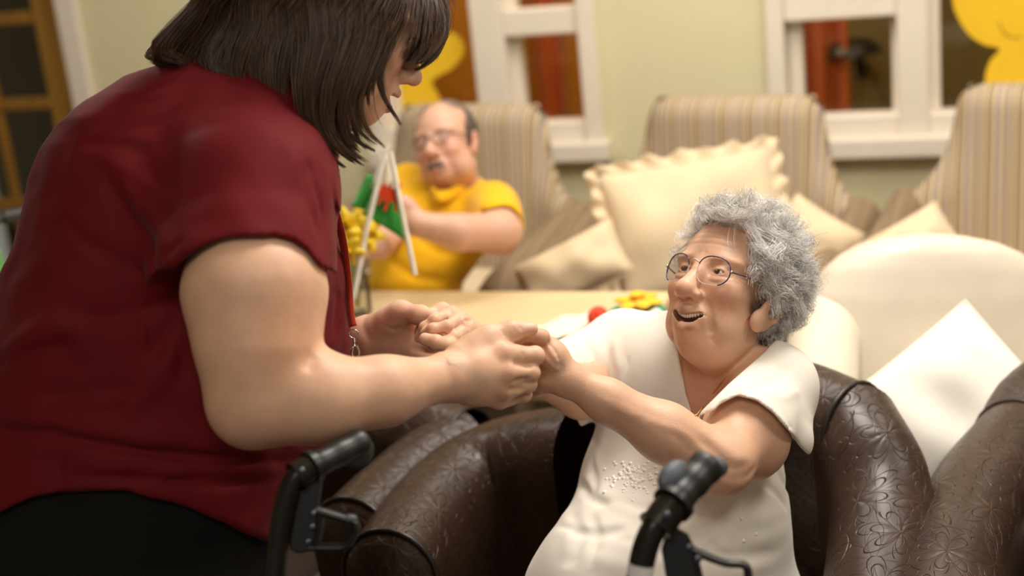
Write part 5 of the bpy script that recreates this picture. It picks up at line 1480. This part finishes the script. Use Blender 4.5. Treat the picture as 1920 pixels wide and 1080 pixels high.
# lashes
st = []
for i in range(40):
    for sg in (-1, 1):
        y = sg * (.020 + .024 * RNG.random()); p = np.array([.0868 - .12 * abs(abs(y) - .031), y, .004]); d = np.array([1, .2 * sg, -.25 + .3 * RNG.random()]) * .010
        st.append([w(p), w(p + d * .5 - np.array([0, 0, .0008])), w(p + d)])
hair_obj('eyelashes', st, .00022, M['lash'], care)

# maroon blouse
B = Solid()
lo, hi, f = profile_fn(DC, rowsC, 0.0, 2.25); B.fn(lo, hi, f, .02)
SV = Solid()
SV.chain([P(520, 255, 2.02), P(480, 370, 1.925), P(463, 520, 1.868), P(460, 640, 1.85)], [.085, .103, .1065, .105], .05)
lo_, hi_ = onreg([P(520, 255, 2.02), P(463, 520, 1.868), P(460, 640, 1.85)], .13)
hem_cut(SV, [(280, 512), (312, 503), (326, 502), (338, 488), (375, 470), (430, 452), (470, 445), (510, 443), (545, 449), (575, 468), (598, 495), (640, 520)], lo_, hi_, 'below')
SV.chain([P(466, 492, 1.862), P(472, 560, 1.85), P(484, 660, 1.83)], [.084, .089, .080], .004, 's')
B.fn(lo_, hi_, SV.at, .06)
# hem at the bottom
def hemf(X):
    r = X - CAM.astype(np.float32); dep = r @ FWD.astype(np.float32)
    u = (r @ RIGHT.astype(np.float32)) / dep * FPX + 960; v = -(r @ UP.astype(np.float32)) / dep * FPX + 540
    return ((np.interp(u, [-400, -60, 0, 60, 110, 170, 240, 320, 400, 470, 520, 560, 800], [975, 972, 958, 930, 919, 916, 919, 940, 972, 1000, 1014, 1010, 1000]) - v) * dep / FPX * .9).astype(np.float32)
blo, bhi = onreg([P(x, y, d) for x in (-140, 660) for y in (880, 1240) for d in (1.8, 2.4)], .05)
B._op(blo, bhi, hemf, .003, 's')
B.cap(P(600, 205, 2.09), P(560, 285, 2.10), .085, .058, .01, 's')
B.rough(lo, hi, .0040, .05); B.rough(lo, hi, .0018, .017, 3.0)
FO = [([(-20, 800), (100, 812), (210, 836), (330, 852), (450, 860), (550, 860)], .009, .008), ([(-20, 780), (120, 792), (240, 818), (360, 832)], -.006, .016),
      ([(112, 888), (250, 895), (400, 905), (520, 898)], .006, .007), ([(116, 850), (114, 880), (118, 918)], .003, .004), ([(120, 862), (240, 870), (380, 880)], -.005, .012),
      ([(338, 525), (290, 480), (240, 410), (200, 330)], .014, .011), ([(345, 545), (320, 610), (270, 690)], .008, .012), ([(345, 570), (350, 640), (340, 720)], .007, .012), ([(350, 560), (250, 590), (140, 600)], .005, .014),
      ([(110, 400), (170, 460), (260, 510), (330, 530)], .004, .010), ([(0, 668), (60, 628), (110, 612), (180, 618)], -.007, .018), ([(-20, 690), (60, 660), (150, 640)], .004, .012),
      ([(60, 740), (150, 735), (280, 722)], .004, .010), ([(170, 780), (210, 768), (240, 760)], .004, .010), ([(210, 330), (280, 400), (318, 492)], -.005, .02), ([(240, 200), (300, 188), (370, 170)], .003, .007), ([(210, 255), (290, 235), (340, 200)], .003, .006),
      ([(300, 480), (322, 470), (345, 445)], .005, .005), ([(560, 300), (580, 380), (600, 450)], .004, .008), ([(520, 250), (560, 330), (596, 420)], -.003, .010), ([(545, 250), (585, 330), (603, 400), (606, 480)], .005, .004),
      ([(625, 480), (634, 560), (628, 640)], .004, .008), ([(330, 640), (290, 720), (210, 800)], -.005, .018), ([(140, 270), (220, 268), (290, 290)], .003, .010), ([(180, 290), (260, 330), (330, 400)], -.0035, .012)]
for pts, am, wd in FO: B.groove([B.hit(x, y, 1.6, 2.6) for x, y in pts], am, wd)
blouse = B.build('blouse', M['maroon'], [(lo - .02, hi + .02, .0046)], care)
blouse['label'] = 'loose maroon short-sleeved blouse'
hemp = []
# trousers, legs, shoes
Q = Solid(); rowsT = [(820, -50, 585, .214), (880, -66, 572, .222), (960, -72, 545, .225), (1060, -78, 512, .23), (1200, -70, 480, .22), (1330, -50, 440, .20), (1400, -20, 400, .17)]
lo, hi, f = profile_fn(DC, rowsT, -.006, 2.25); Q.fn(lo, hi, f, .02)
for sg in (-1, 1):
    a = P(200, 1250, DC) + FWD * sg * .10; c = np.array([a[0] + .06, a[1], .09]); Q.cap(a, a * .45 + c * .55, .125, .09, .05); Q.cap(a * .45 + c * .55, c, .09, .07, .03)
for pts in ([(330, 1010), (400, 1030), (470, 1036)], [(260, 1075), (360, 1060), (480, 1050)], [(420, 1060), (470, 1075), (510, 1100)]): Q.groove([Q.hit(x, y, 1.7, 2.6) for x, y in pts], .005, .008)
lo2, hi2 = lo.copy() - .03, hi.copy() + .03; lo2[2] = .05
Q.build('trousers', M['black_cloth'], [(lo2, hi2, .010)], care)
for sg in (-1, 1):
    a = P(200, 1250, DC) + FWD * sg * .10; c = np.array([a[0] + .10, a[1], .05])
    s = Solid(); s.ell(c, (.14, .05, .045), None, .01); s.cap(c - [.06, 0, 0], c - [.06, 0, -.06], .045, .05, .03); s.half(c - WZ * .045, -WZ, c - .3, c + .3)
    s.build('shoe', M['black_plastic'], [(c - .2, c + .2, .008)], care)
# lanyard
lan = spline([P(578, 262, 2.03), P(594, 300, 2.02), P(615, 360, 2.03), P(640, 440, 2.06), P(652, 530, 2.08), P(656, 585, 2.07), P(661, 612, 2.06)], 30)
V = []; 
for i, p in enumerate(lan):
    wd_ = .0068; t_ = nrm(lan[min(i + 1, 29)] - lan[max(i - 1, 0)]); l_ = nrm(np.cross(t_, BACK)); l2 = nrm(l_ * .85 + FWD * .5)
    V += [p - l2 * wd_, p + l2 * wd_]
V = np.array(V); Fc = [(2 * i, 2 * i + 1, 2 * i + 3, 2 * i + 2) for i in range(29)]
lo_ = mesh_obj('lanyard', V, Fc, M['red_ribbon'], care); sm = lo_.modifiers.new('t', 'SOLIDIFY'); sm.thickness = .0014
lo_['label'] = 'orange-red lanyard ribbon with chrome clip'
cl = P(663, 626, 2.055); a = np.linspace(0, 6.283, 18, endpoint=False)
m = MB(); m.tube([cl + RIGHT * math.cos(t) * .0068 + UP * math.sin(t) * .0062 for t in a], .0011, 8, closed=True)
m.tube([P(664, 634, 2.053), P(665, 642, 2.052)], .0022, 10); m.tube(spline([P(665, 642, 2.052), P(662, 654, 2.052), P(660, 664, 2.052), P(664, 674, 2.052), P(671, 670, 2.052), P(673, 660, 2.052), P(668, 648, 2.052)], 26), .0022, 8)
m.tube([P(661, 651, 2.048), P(656, 655, 2.046)], .0014, 8); m.build('clip', M['chrome'], lo_)
m = MB(); bc = P(668, 728, 2.06); m.box(bc, (.050, .0015, .085), np.stack([nrm(RIGHT * .35 + FWD * .9), nrm(RIGHT * .9 - FWD * .35), UP], 1)); m.build('badge', M['sign_paper'], lo_, bevel=.0005)

# straight dark bob: locks run from the parting, round the near side of the head to their tips
def scalp_top(x): return (x, 0, .034 + .090 * math.sqrt(max(0.02, 1 - ((x + .012) / .104) ** 2)))
GD = [(.075, [(818, -25, 2.04), (830, 30, 2.04), (826, 62, 2.035), (812, 88, 2.03), (790, 108, 2.02), (778, 112, 2.015)]),
      (.070, [(800, -25, 2.02), (812, 30, 2.015), (806, 66, 2.01), (785, 96, 2.00), (762, 112, 1.995)]),
      (.060, [(772, -30, 2.00), (772, 30, 1.985), (752, 80, 1.975), (740, 130, 1.97), (752, 168, 1.975), (788, 222, 1.985)]),
      (.050, [(745, -30, 1.975), (742, 40, 1.96), (724, 100, 1.955), (702, 160, 1.955), (710, 215, 1.96), (742, 262, 1.97)]),
      (.035, [(715, -30, 1.955), (710, 60, 1.945), (684, 140, 1.94), (664, 205, 1.945), (682, 258, 1.955), (730, 292, 1.97)]),
      (.015, [(682, -30, 1.945), (678, 70, 1.932), (648, 160, 1.932), (636, 225, 1.94), (660, 272, 1.95), (702, 300, 1.965)]),
      (-.005, [(640, -30, 1.94), (638, 70, 1.928), (616, 160, 1.928), (610, 230, 1.935), (630, 275, 1.945), (664, 302, 1.96)]),
      (-.025, [(590, -30, 1.94), (588, 70, 1.928), (574, 160, 1.93), (582, 230, 1.94), (612, 280, 1.955), (652, 312, 1.965)]),
      (-.045, [(545, -30, 1.96), (540, 60, 1.95), (530, 140, 1.95), (540, 205, 1.955), (572, 258, 1.96), (622, 298, 1.97)]),
      (-.060, [(505, -30, 1.97), (492, 50, 1.96), (478, 110, 1.96), (488, 160, 1.965), (520, 205, 1.97), (556, 236, 1.975)]),
      (-.072, [(470, -25, 1.985), (448, 40, 1.975), (428, 90, 1.97), (430, 125, 1.97), (455, 150, 1.97), (480, 165, 1.97)]),
      (-.082, [(440, -20, 2.00), (405, 40, 1.99), (378, 85, 1.985), (370, 118, 1.98), (384, 142, 1.975), (405, 152, 1.975)]),
      (-.090, [(420, -15, 2.03), (378, 40, 2.02), (340, 85, 2.01), (322, 112, 2.005), (335, 126, 2.0), (360, 128, 1.995)]),
      (-.095, [(415, -15, 2.07), (370, 35, 2.06), (330, 78, 2.05), (305, 108, 2.045), (312, 120, 2.04), (328, 124, 2.035)])]
def guide_pts(g):
    x, px = g
    return np.array([wc_(np.array(scalp_top(x)) * np.array([1, 1, 1.06]))] + [P(*q) for q in px])
KH = 22
GU = []
for g in GD:
    q = guide_pts(g); GU.append(spline(q, KH))
GU = np.array(GU)
def bob(n, name, mirror, seed, rad=.00040, spread=1.0, umin=0.0, nl=130):
    rg = np.random.default_rng(seed); out = []; ng = len(GU); t = np.linspace(0, 1, KH)
    lock_u = rg.uniform(umin, ng - 1.001, nl)
    if umin == 0: lock_u[:22] = rg.uniform(0, 1.15, 22)
    thin = (lock_u > 1.15) & (lock_u < 2.8) & (rg.random(nl) > .05); lock_u[thin] = rg.uniform(4, ng - 1.001, thin.sum())
    thin = (lock_u >= 2.7) & (lock_u < 4) & (rg.random(nl) > .5); lock_u[thin] = rg.uniform(5, ng - 1.001, thin.sum()); wid = np.where((lock_u > 1.1) & (lock_u < 4.2), .08, .30)
    lock_o = rg.normal(size=(nl, 3)) * .006; lock_d = rg.uniform(-.014, .018, nl); lock_l = rg.uniform(.86, 1.02, nl); mid = (lock_u > 2.6) & (lock_u < 7.6); lock_l = np.where(mid, rg.uniform(.68, 1.03, nl), lock_l); bend = rg.normal(size=nl) * .006
    def along(u):
        a = int(u); f = u - a; return GU[a] * (1 - f) + GU[a + 1] * f
    for i in range(n):
        L_ = rg.integers(nl); u = np.clip(lock_u[L_] + rg.normal() * wid[L_] * spread, umin, ng - 1.001)
        mixt = (np.clip((t - .30) / .70, 0, 1) ** .7 * .90 / spread)[:, None]
        g = along(u) * (1 - mixt) + along(lock_u[L_]) * mixt
        ln = lock_l[L_] * rg.uniform(.88, 1.0) if rg.random() > .06 else rg.uniform(.6, .9)
        idx = np.linspace(0, (KH - 1) * min(1, ln), KH); lo_i = np.minimum(idx.astype(int), KH - 2); fr = (idx - lo_i)[:, None]
        g = g[lo_i] * (1 - fr) + g[lo_i + 1] * fr
        conv = (.25 + .75 * np.sin(np.pi * np.minimum(1, t * .62)))[:, None]
        jit = rg.normal(size=3) * .0040
        off = lock_o[L_] * conv + jit * (1.0 - .75 * t[:, None]) * conv + FWD * lock_d[L_] * conv + RIGHT * (bend[L_] * t ** 2)[:, None]
        out.append(g + off + ((.0008 + .0035 * max(0, u - 7.5) / 5) * np.sin(t * 11 + lock_d[L_] * 300) * np.minimum(1, t * 2))[:, None] * (RIGHT + UP * .6))
    A = np.array(out)
    if mirror:
        q = (A - OC) @ RC; q[:, :, 1] *= -1; A = OC + q @ RC.T
    return hair_obj(name, A, np.full(len(A), rad), M['hair_brown'], care, .3)
bob(12000, 'hair', False, 5)
bob(4000, 'hair_far_side', True, 6, umin=6.5, nl=60)
bob(200, 'loose_hair', False, 7, .00022, 1.6, 1.5)
# back of the head under the locks
def inc_all(p): return p[0] < np.interp(p[2], [-.07, -.02, .02, .06, .12], [-.02, .01, .045, .07, .2]) and p[2] > -.05
rg = np.random.default_rng(12); st = []
while len(st) < 3500:
    q = nrm(rg.normal(size=3)); p = np.array([-.012, 0, .034]) + np.array([.099, .077, .085]) * q
    if not inc_all(p): continue
    nn = nrm(q); d = np.array([-.25, 0, -1.0]); d = nrm(d - nn * (d @ nn)); t = np.linspace(0, 1, 8)[:, None]
    pts = p + nn * (.006 + .010 * np.sin(t * 2.2)) + d * t * .085 + rg.normal(size=3) * .003 * t
    st.append([wc_(x) for x in pts])
hair_obj('under_hair', np.array(st), np.full(len(st), .0005), M['hair_brown'], care)

# ============================================================ the man in yellow
DM = 3.6
RMc = np.array([[-.423, .889, -.174], [.049, .214, .976], [.905, .405, -.134]]); u_, _, v_ = np.linalg.svd(RMc); RM = CAMROT @ (u_ @ v_)
OM = CAM + CAMROT @ np.array([-.1652, .3653, -3.603])
N_ = Solid()
wm = head(N_, OM, RM, .92, smile=.1, mouth=.05, age=.6, male=1, nose=1.2, fat=.6, lipcol=(.42, .16, .12), blush=(.60, .22, .15))
nbM = P(848, 352, 3.66)
N_.cap(wm((-.01, 0, -.07)), nbM, .058, .066, .03)
shl, shr = P(925, 388, 3.58), P(768, 352, 3.74)
N_.cap(nbM, P(810, 500, 3.70), .06, .08, .04)
N_.chain([shl, P(938, 436, 3.42)], [.058, .050], .02); N_.chain([P(938, 436, 3.42), P(860, 436, 3.34), P(782, 420, 3.32)], [.050, .042, .030], .02)
hm = P(757, 404, 3.33); N_.ell(hm, np.array([.040, .025, .048]), None, .02)
for i, (x, y) in enumerate(((744, 382), (752, 378), (760, 376), (768, 380))):
    finger(N_, [hm, (x + 2, y + 8, 3.315), (x - 4, y - 4, 3.32), (x - 14, y + 2, 3.335)], .012, .009)
N_.chain([shr, P(735, 420, 3.55), P(712, 462, 3.42)], [.055, .045, .034], .02)
h2 = P(698, 462, 3.38); N_.ell(h2, np.array([.045, .03, .03]), None, .02)
for i in range(4): finger(N_, [h2, (688 - 2 * i, 452 + 9 * i, 3.36), (676 - 2 * i, 455 + 8 * i, 3.37)], .011, .008)
skinM = (.62, .345, .235)
lo, hi = onreg([shl, shr, wm((0, 0, .12)), P(938, 436, 3.42), h2, P(800, 520, 3.6), hm, P(670, 460, 3.36)], .10)
man = N_.build('person', M['skin_old'], [(lo, hi, .007), (*onreg([wm((x, y, z)) for x in (-.12, .14) for y in (-.10, .10) for z in (-.13, .13)], 0), .003)], None, skinM, loc=(OM[0], OM[1], 0))
tag(man, 'balding man with glasses in a yellow polo shirt sitting in a striped armchair', 'person')
eyeballs(N_, P(700, 470, 3.3), M['eye_brown'], man)
Y_ = Solid()
lo, hi, f = profile_fn(3.66, [(318, 822, 872, .03), (332, 790, 898, .06), (348, 762, 925, .085), (372, 748, 946, .105), (400, 738, 952, .115), (440, 722, 935, .125), (480, 702, 905, .13), (530, 690, 868, .135), (590, 690, 860, .13)], 0, 2.2)
Y_.fn(lo, hi, f, 0)
Y_.cap(shl, P(935, 418, 3.46), .068, .064, .03); Y_.cap(shr, P(742, 405, 3.60), .064, .058, .03)
Y_.cap(P(930, 455, 3.40), P(938, 430, 3.43), .058, .055, .004, 's')
Y_.cap(nbM + WZ * -.02, wm((-.0, 0, -.08)), .064, .062, .01, 's')
Y_.cap(nbM + WZ * .02 - FWD * .06, P(812, 362, 3.54), .04, .012, .01, 's')
Y_.rough(lo - .1, hi + .1, .004, .05)
for pts, am, wd in (([(860, 380), (900, 400), (940, 395)], .006, .012), ([(760, 430), (820, 470), (880, 475)], .007, .014), ([(720, 480), (780, 520), (840, 525)], .007, .014)): Y_.groove([Y_.hit(x, y, 3.2, 4.0) for x, y in pts], am, wd)
lo2, hi2 = np.minimum(lo, onreg([shl, shr, P(935, 420, 3.45)], .09)[0]), np.maximum(hi, onreg([shl, shr, P(935, 420, 3.45)], .09)[1])
Y_.build('polo_shirt', M['yellow_cloth'], [(lo2 - .02, hi2 + .02, .007)], man)['label'] = 'bright yellow polo shirt'
m = MB(); 
for a_, b_ in (((818, 366), (842, 356)), ((842, 356), (880, 336)), ((818, 366), (800, 350))): pass
col_ = spline([P(806, 350, 3.56), P(822, 366, 3.53), P(850, 360, 3.55), P(880, 338, 3.60), P(888, 326, 3.68)], 16); V = []
for p in col_: V += [p + UP * .012, p - UP * .018 - FWD * .012]
fo = mesh_obj('collar', np.array(V), [(2 * i, 2 * i + 1, 2 * i + 3, 2 * i + 2) for i in range(15)], M['yellow_cloth'], man); sm = fo.modifiers.new('t', 'SOLIDIFY'); sm.thickness = .004
Q = Solid(); hp = P(745, 590, 3.70); fm = nrm([-.55, -.83, 0]); lm = np.array([.83, -.55, 0])
Q.ell(hp, (.17, .17, .11), None, .03)
for sg in (-1, 1):
    a = hp + lm * sg * .09; b = a + fm * .40 + WZ * .0; c = b + fm * .04; c[2] = .09
    Q.cap(a, b, .088, .07, .05); Q.cap(b, c, .066, .05, .03)
lo, hi = onreg([hp, hp + fm * .5], .25); lo[2] = .05
Q.build('trousers', M['black_cloth'], [(lo, hi, .012)], man)
for sg in (-1, 1):
    c = hp + lm * sg * .09 + fm * .49; c[2] = .045
    s = Solid(); s.ell(c, (.13, .05, .042), np.stack([fm, lm, WZ], 1), .01); s.half(c - WZ * .04, -WZ, c - .3, c + .3); s.build('shoe', M['black_plastic'], [(c - .2, c + .2, .012)], man)
# his hair, moustache and spectacles
def short_hair(w, n, inc, parent, mat, name, L_=.016, rad=.0005, seed=2):
    rg = np.random.default_rng(seed); st = []
    while len(st) < n:
        q = nrm(rg.normal(size=3)); p = np.array([-.012, 0, .034]) + np.array([.098, .076, .084]) * q
        if not inc(p): continue
        d = np.array([-.6, 0, -.8]); d = nrm(d - q * (d @ q)); t = np.linspace(0, 1, 4)[:, None]
        pts = p + q * .004 * np.sin(t * 2.5) + d * t * L_ * rg.uniform(.7, 1.2) + rg.normal(size=3) * .002 * t
        st.append([w(x) for x in pts])
    return hair_obj(name, np.array(st), np.full(len(st), rad), mat, parent)
short_hair(wm, 5000, lambda p: p[0] < np.interp(p[2], [-.06, -.02, .0, .03, .07, .12], [-.03, -.01, .03, .028, .0, -.02]) and p[2] > -.055, man, hairmat('grizzled_hair', srgb(74, 66, 58), srgb(138, 126, 112)), 'hair')
short_hair(wm, 500, lambda p: p[2] > .09 and p[0] < .04, man, M['hair_dark_grey'], 'thin_top_hair', .03, .0004, 5)
st = []
for i in range(500):
    y = RNG.uniform(-.027, .027); p = np.array([.099 - 10 * y * y, y, -.064 - .15 * abs(y)]); st.append([wm(p), wm(p + np.array([.004, 0, -.004])), wm(p + np.array([.004, y * .15, -.012]))])
hair_obj('moustache', st, .0005, M['hair_dark_grey'], man)
brows(N_, man, M['hair_dark_grey'], .003, .018, 120, .0005)
gl = empty('glasses', (0, 0, 0)); gl.parent = man; gl.location = Vector(wm((.10, 0, 0)) - base_of(man))
for sg in (-1, 1):
    lc = [wm((.106 - 4 * (abs(.032 + .022 * math.cos(t)) - .01) ** 2, sg * (.032 + .022 * math.cos(t)), -.004 + .016 * math.sin(t))) for t in np.linspace(0, 6.283, 28, endpoint=False)]
    m = MB(); m.tube(lc, .0014, 8, closed=True); m.build('rim', M['steel_dark'], gl)
    W3 = np.array(lc); V = np.concatenate([W3, [W3.mean(0)]]); mesh_obj('lens', V, [(i, (i + 1) % 28, 28) for i in range(28)], M['lens'], gl)
    m = MB(); m.tube([wm((.092, sg * .055, .0)), wm((.05, sg * .077, .001)), wm((-.02, sg * .082, 0)), wm((-.03, sg * .08, -.02))], .0014, 8); m.build('temple', M['steel_dark'], gl)
m = MB(); m.tube([wm((.105, -.010, 0)), wm((.109, 0, .002)), wm((.105, .010, 0))], .0014, 8); m.build('bridge', M['steel_dark'], gl)

# ============================================================ rollator
def bez(pts, n=18): return spline([P(*p) for p in pts], n)
wr0 = (P(590, 880, 1.74) + P(1280, 950, 1.66)) / 2
root = empty('rollator', (wr0[0], wr0[1], 0)); tag(root, 'black rollator walker with two rubber handles in front of the seated lady', 'rollator')
def handle(g0, g1, clamp0, tube_pts, plate, screws, lever, d, rg, paddle):
    GX = nrm(P(*g1) - P(*g0)); 
    a, b = P(*g0), P(*g1)
    pth = [a + (b - a) * t for t in np.linspace(0, 1, 18)]
    rr = [rg * (.86 + .14 * math.sin(t * 9) ** 2 * .5 + .16 * t) for t in np.linspace(0, 1, 18)]; rr[0] *= .9; rr[-1] *= .8
    m = MB(); m.tube(pth, rr, 20); gp = m.build('hand_grip', M['black_rubber'], root)
    s = Solid(); sd = nrm(np.cross(GX, BACK)); s.ell(P(*paddle[0]), np.array(paddle[1]), np.stack([GX, sd, np.cross(GX, sd)], 1), .01); c_ = P(*paddle[0])
    s.build('palm_rest', paddle[2], [(c_ - .07, c_ + .07, .0035)], gp)
    m = MB(); m.tube([a - GX * .003, a + GX * .006], rg * 1.22, 20); m.build('grip_collar', M['black_plastic'], gp)
    c0 = P(*clamp0)
    m = MB(); m.tube([a, a * .5 + c0 * .5, c0], [rg * .98, rg * 1.02, rg * 1.0], 18); m.tube([c0 + (a - c0) * .06, c0 - (a - c0) * .10], rg * 1.12, 18); cl_ = m.build('clamp', M['black_metal'], root)
    m = MB(); q = (a + c0) / 2 - FWD * rg * .98 + UP * .003; m.lathe([(.0052, 0), (.0052, .002), (.0035, .0035), (0, .0035)], q, BACK, 12); m.build('screw', M['steel_dark'], cl_)
    m = MB(); m.tube(bez(tube_pts, 26), rg * .74, 16); m.build('handle_tube', M['black_metal'], root)
    pl = np.array([[x, y] for x, y in plate]); O = P(pl[0][0], pl[0][1], d + .012)
    q = np.array([((P(x, y, d + .012) - O) @ RIGHT, (P(x, y, d + .012) - O) @ UP) for x, y in pl])
    m = MB(); m.prism(q, .012, O, RIGHT, UP, FWD); br = m.build('bracket', M['black_plastic'], root, smooth=False, bevel=.003)
    for x, y in screws:
        m = MB(); m.lathe([(.0048, 0), (.0048, .002), (.003, .0038), (0, .0038)], P(x, y, d + .006), BACK, 12); m.build('screw', M['steel_dark'], br)
    m = MB()
    for lv in lever: m.tube(bez([(x, y, d + .012) for x, y in lv], 20), .0052, 10, flat=1.5, up=BACK)
    return m.build('brake_lever', M['black_plastic'], root), br
lv, br = handle((583, 876, 1.745), (684, 826, 1.80), (556, 893, 1.735), [(566, 884, 1.735), (548, 905, 1.732), (535, 940, 1.732), (524, 1000, 1.735), (514, 1085, 1.74)],
       [(600, 892), (604, 905), (598, 950), (594, 985), (592, 1015), (582, 1032), (560, 1038), (545, 1030), (542, 1010), (552, 960), (560, 912), (575, 895)],
       [(587, 963), (585, 988), (577, 1016)], [[(590, 955), (612, 962), (645, 972), (664, 978), (668, 990), (660, 1010), (645, 1025), (615, 1026), (580, 1026)], [(600, 962), (598, 990), (592, 1026)]], 1.735, .0175,
       ((668, 846, 1.79), (.028, .022, .007), M['black_rubber']))
m = MB(); m.ball(P(656, 973, 1.745), (.010, .006, .006), np.stack([RIGHT, UP, BACK], 1)); m.build('lever_tip', M['grey_plastic'], lv)
lv, br = handle((1262, 945, 1.655), (1330, 868, 1.70), (1232, 986, 1.645), [(1240, 970, 1.645), (1222, 998, 1.642), (1208, 1035, 1.642), (1196, 1095, 1.645)],
       [(1262, 985), (1290, 1000), (1304, 1030), (1312, 1060), (1314, 1110), (1268, 1120), (1248, 1080), (1240, 1030), (1248, 1000)],
       [(1292, 1026), (1308, 1048)], [[(1296, 1030), (1330, 1045), (1362, 1056), (1392, 1058), (1402, 1070), (1400, 1092), (1380, 1110)], [(1300, 1040), (1310, 1080), (1316, 1112)]], 1.648, .0205,
       ((1262, 893, 1.668), (.026, .016, .012), M['grey_plastic']))
m = MB(); m.ball(P(1338, 876, 1.70), (.018, .014, .014), np.stack([RIGHT, UP, BACK], 1)); m.build('grip_end', M['grey_plastic'], root)
m = MB(); m.tube([P(1203, 1058, 1.643), P(1199, 1082, 1.644)], .0156, 16); m.build('label_band', M['sign_paper'], root)['label'] = 'white label band on the right handle tube'
# frame below the picture
ta, tb = P(514, 1085, 1.74), P(1196, 1095, 1.645); ax = nrm((tb - ta) * [1, 1, 0]); fw = np.array([ax[1], -ax[0], 0])
for t_ in (ta, tb):
    dn = t_.copy(); dn[2] = .42
    m = MB(); m.tube(spline([t_, t_ * .4 + dn * .6, dn, dn - fw * -.02 - WZ * .1], 14), .0155, 14); m.build('upright', M['black_metal'], root)
    for sg in (-.26, .30):
        ft_ = t_ + fw * sg; ft_[2] = .10
        m = MB(); m.tube(spline([dn - WZ * .05, (dn + ft_) / 2 - WZ * .05, ft_ + WZ * .03], 10), .013, 12); m.build('leg', M['black_metal'], root)
        m = MB(); aa = np.linspace(0, 6.283, 28, endpoint=False); m.tube([ft_ + fw * math.cos(q) * .082 + WZ * math.sin(q) * .082 for q in aa], .017, 10, closed=True); wl_ = m.build('wheel', M['black_rubber'], root)
        m = MB(); m.tube([ft_ - ax * .012, ft_ + ax * .012], .05, 18); m.build('hub', M['grey_plastic'], wl_)
m = MB(); c = (ta + tb) / 2; c[2] = .50; m.box(c, (np.linalg.norm((tb - ta)[:2]) - .03, .22, .03), np.stack([ax, fw, WZ], 1)); m.build('seat', M['black_cloth'], root, bevel=.01)
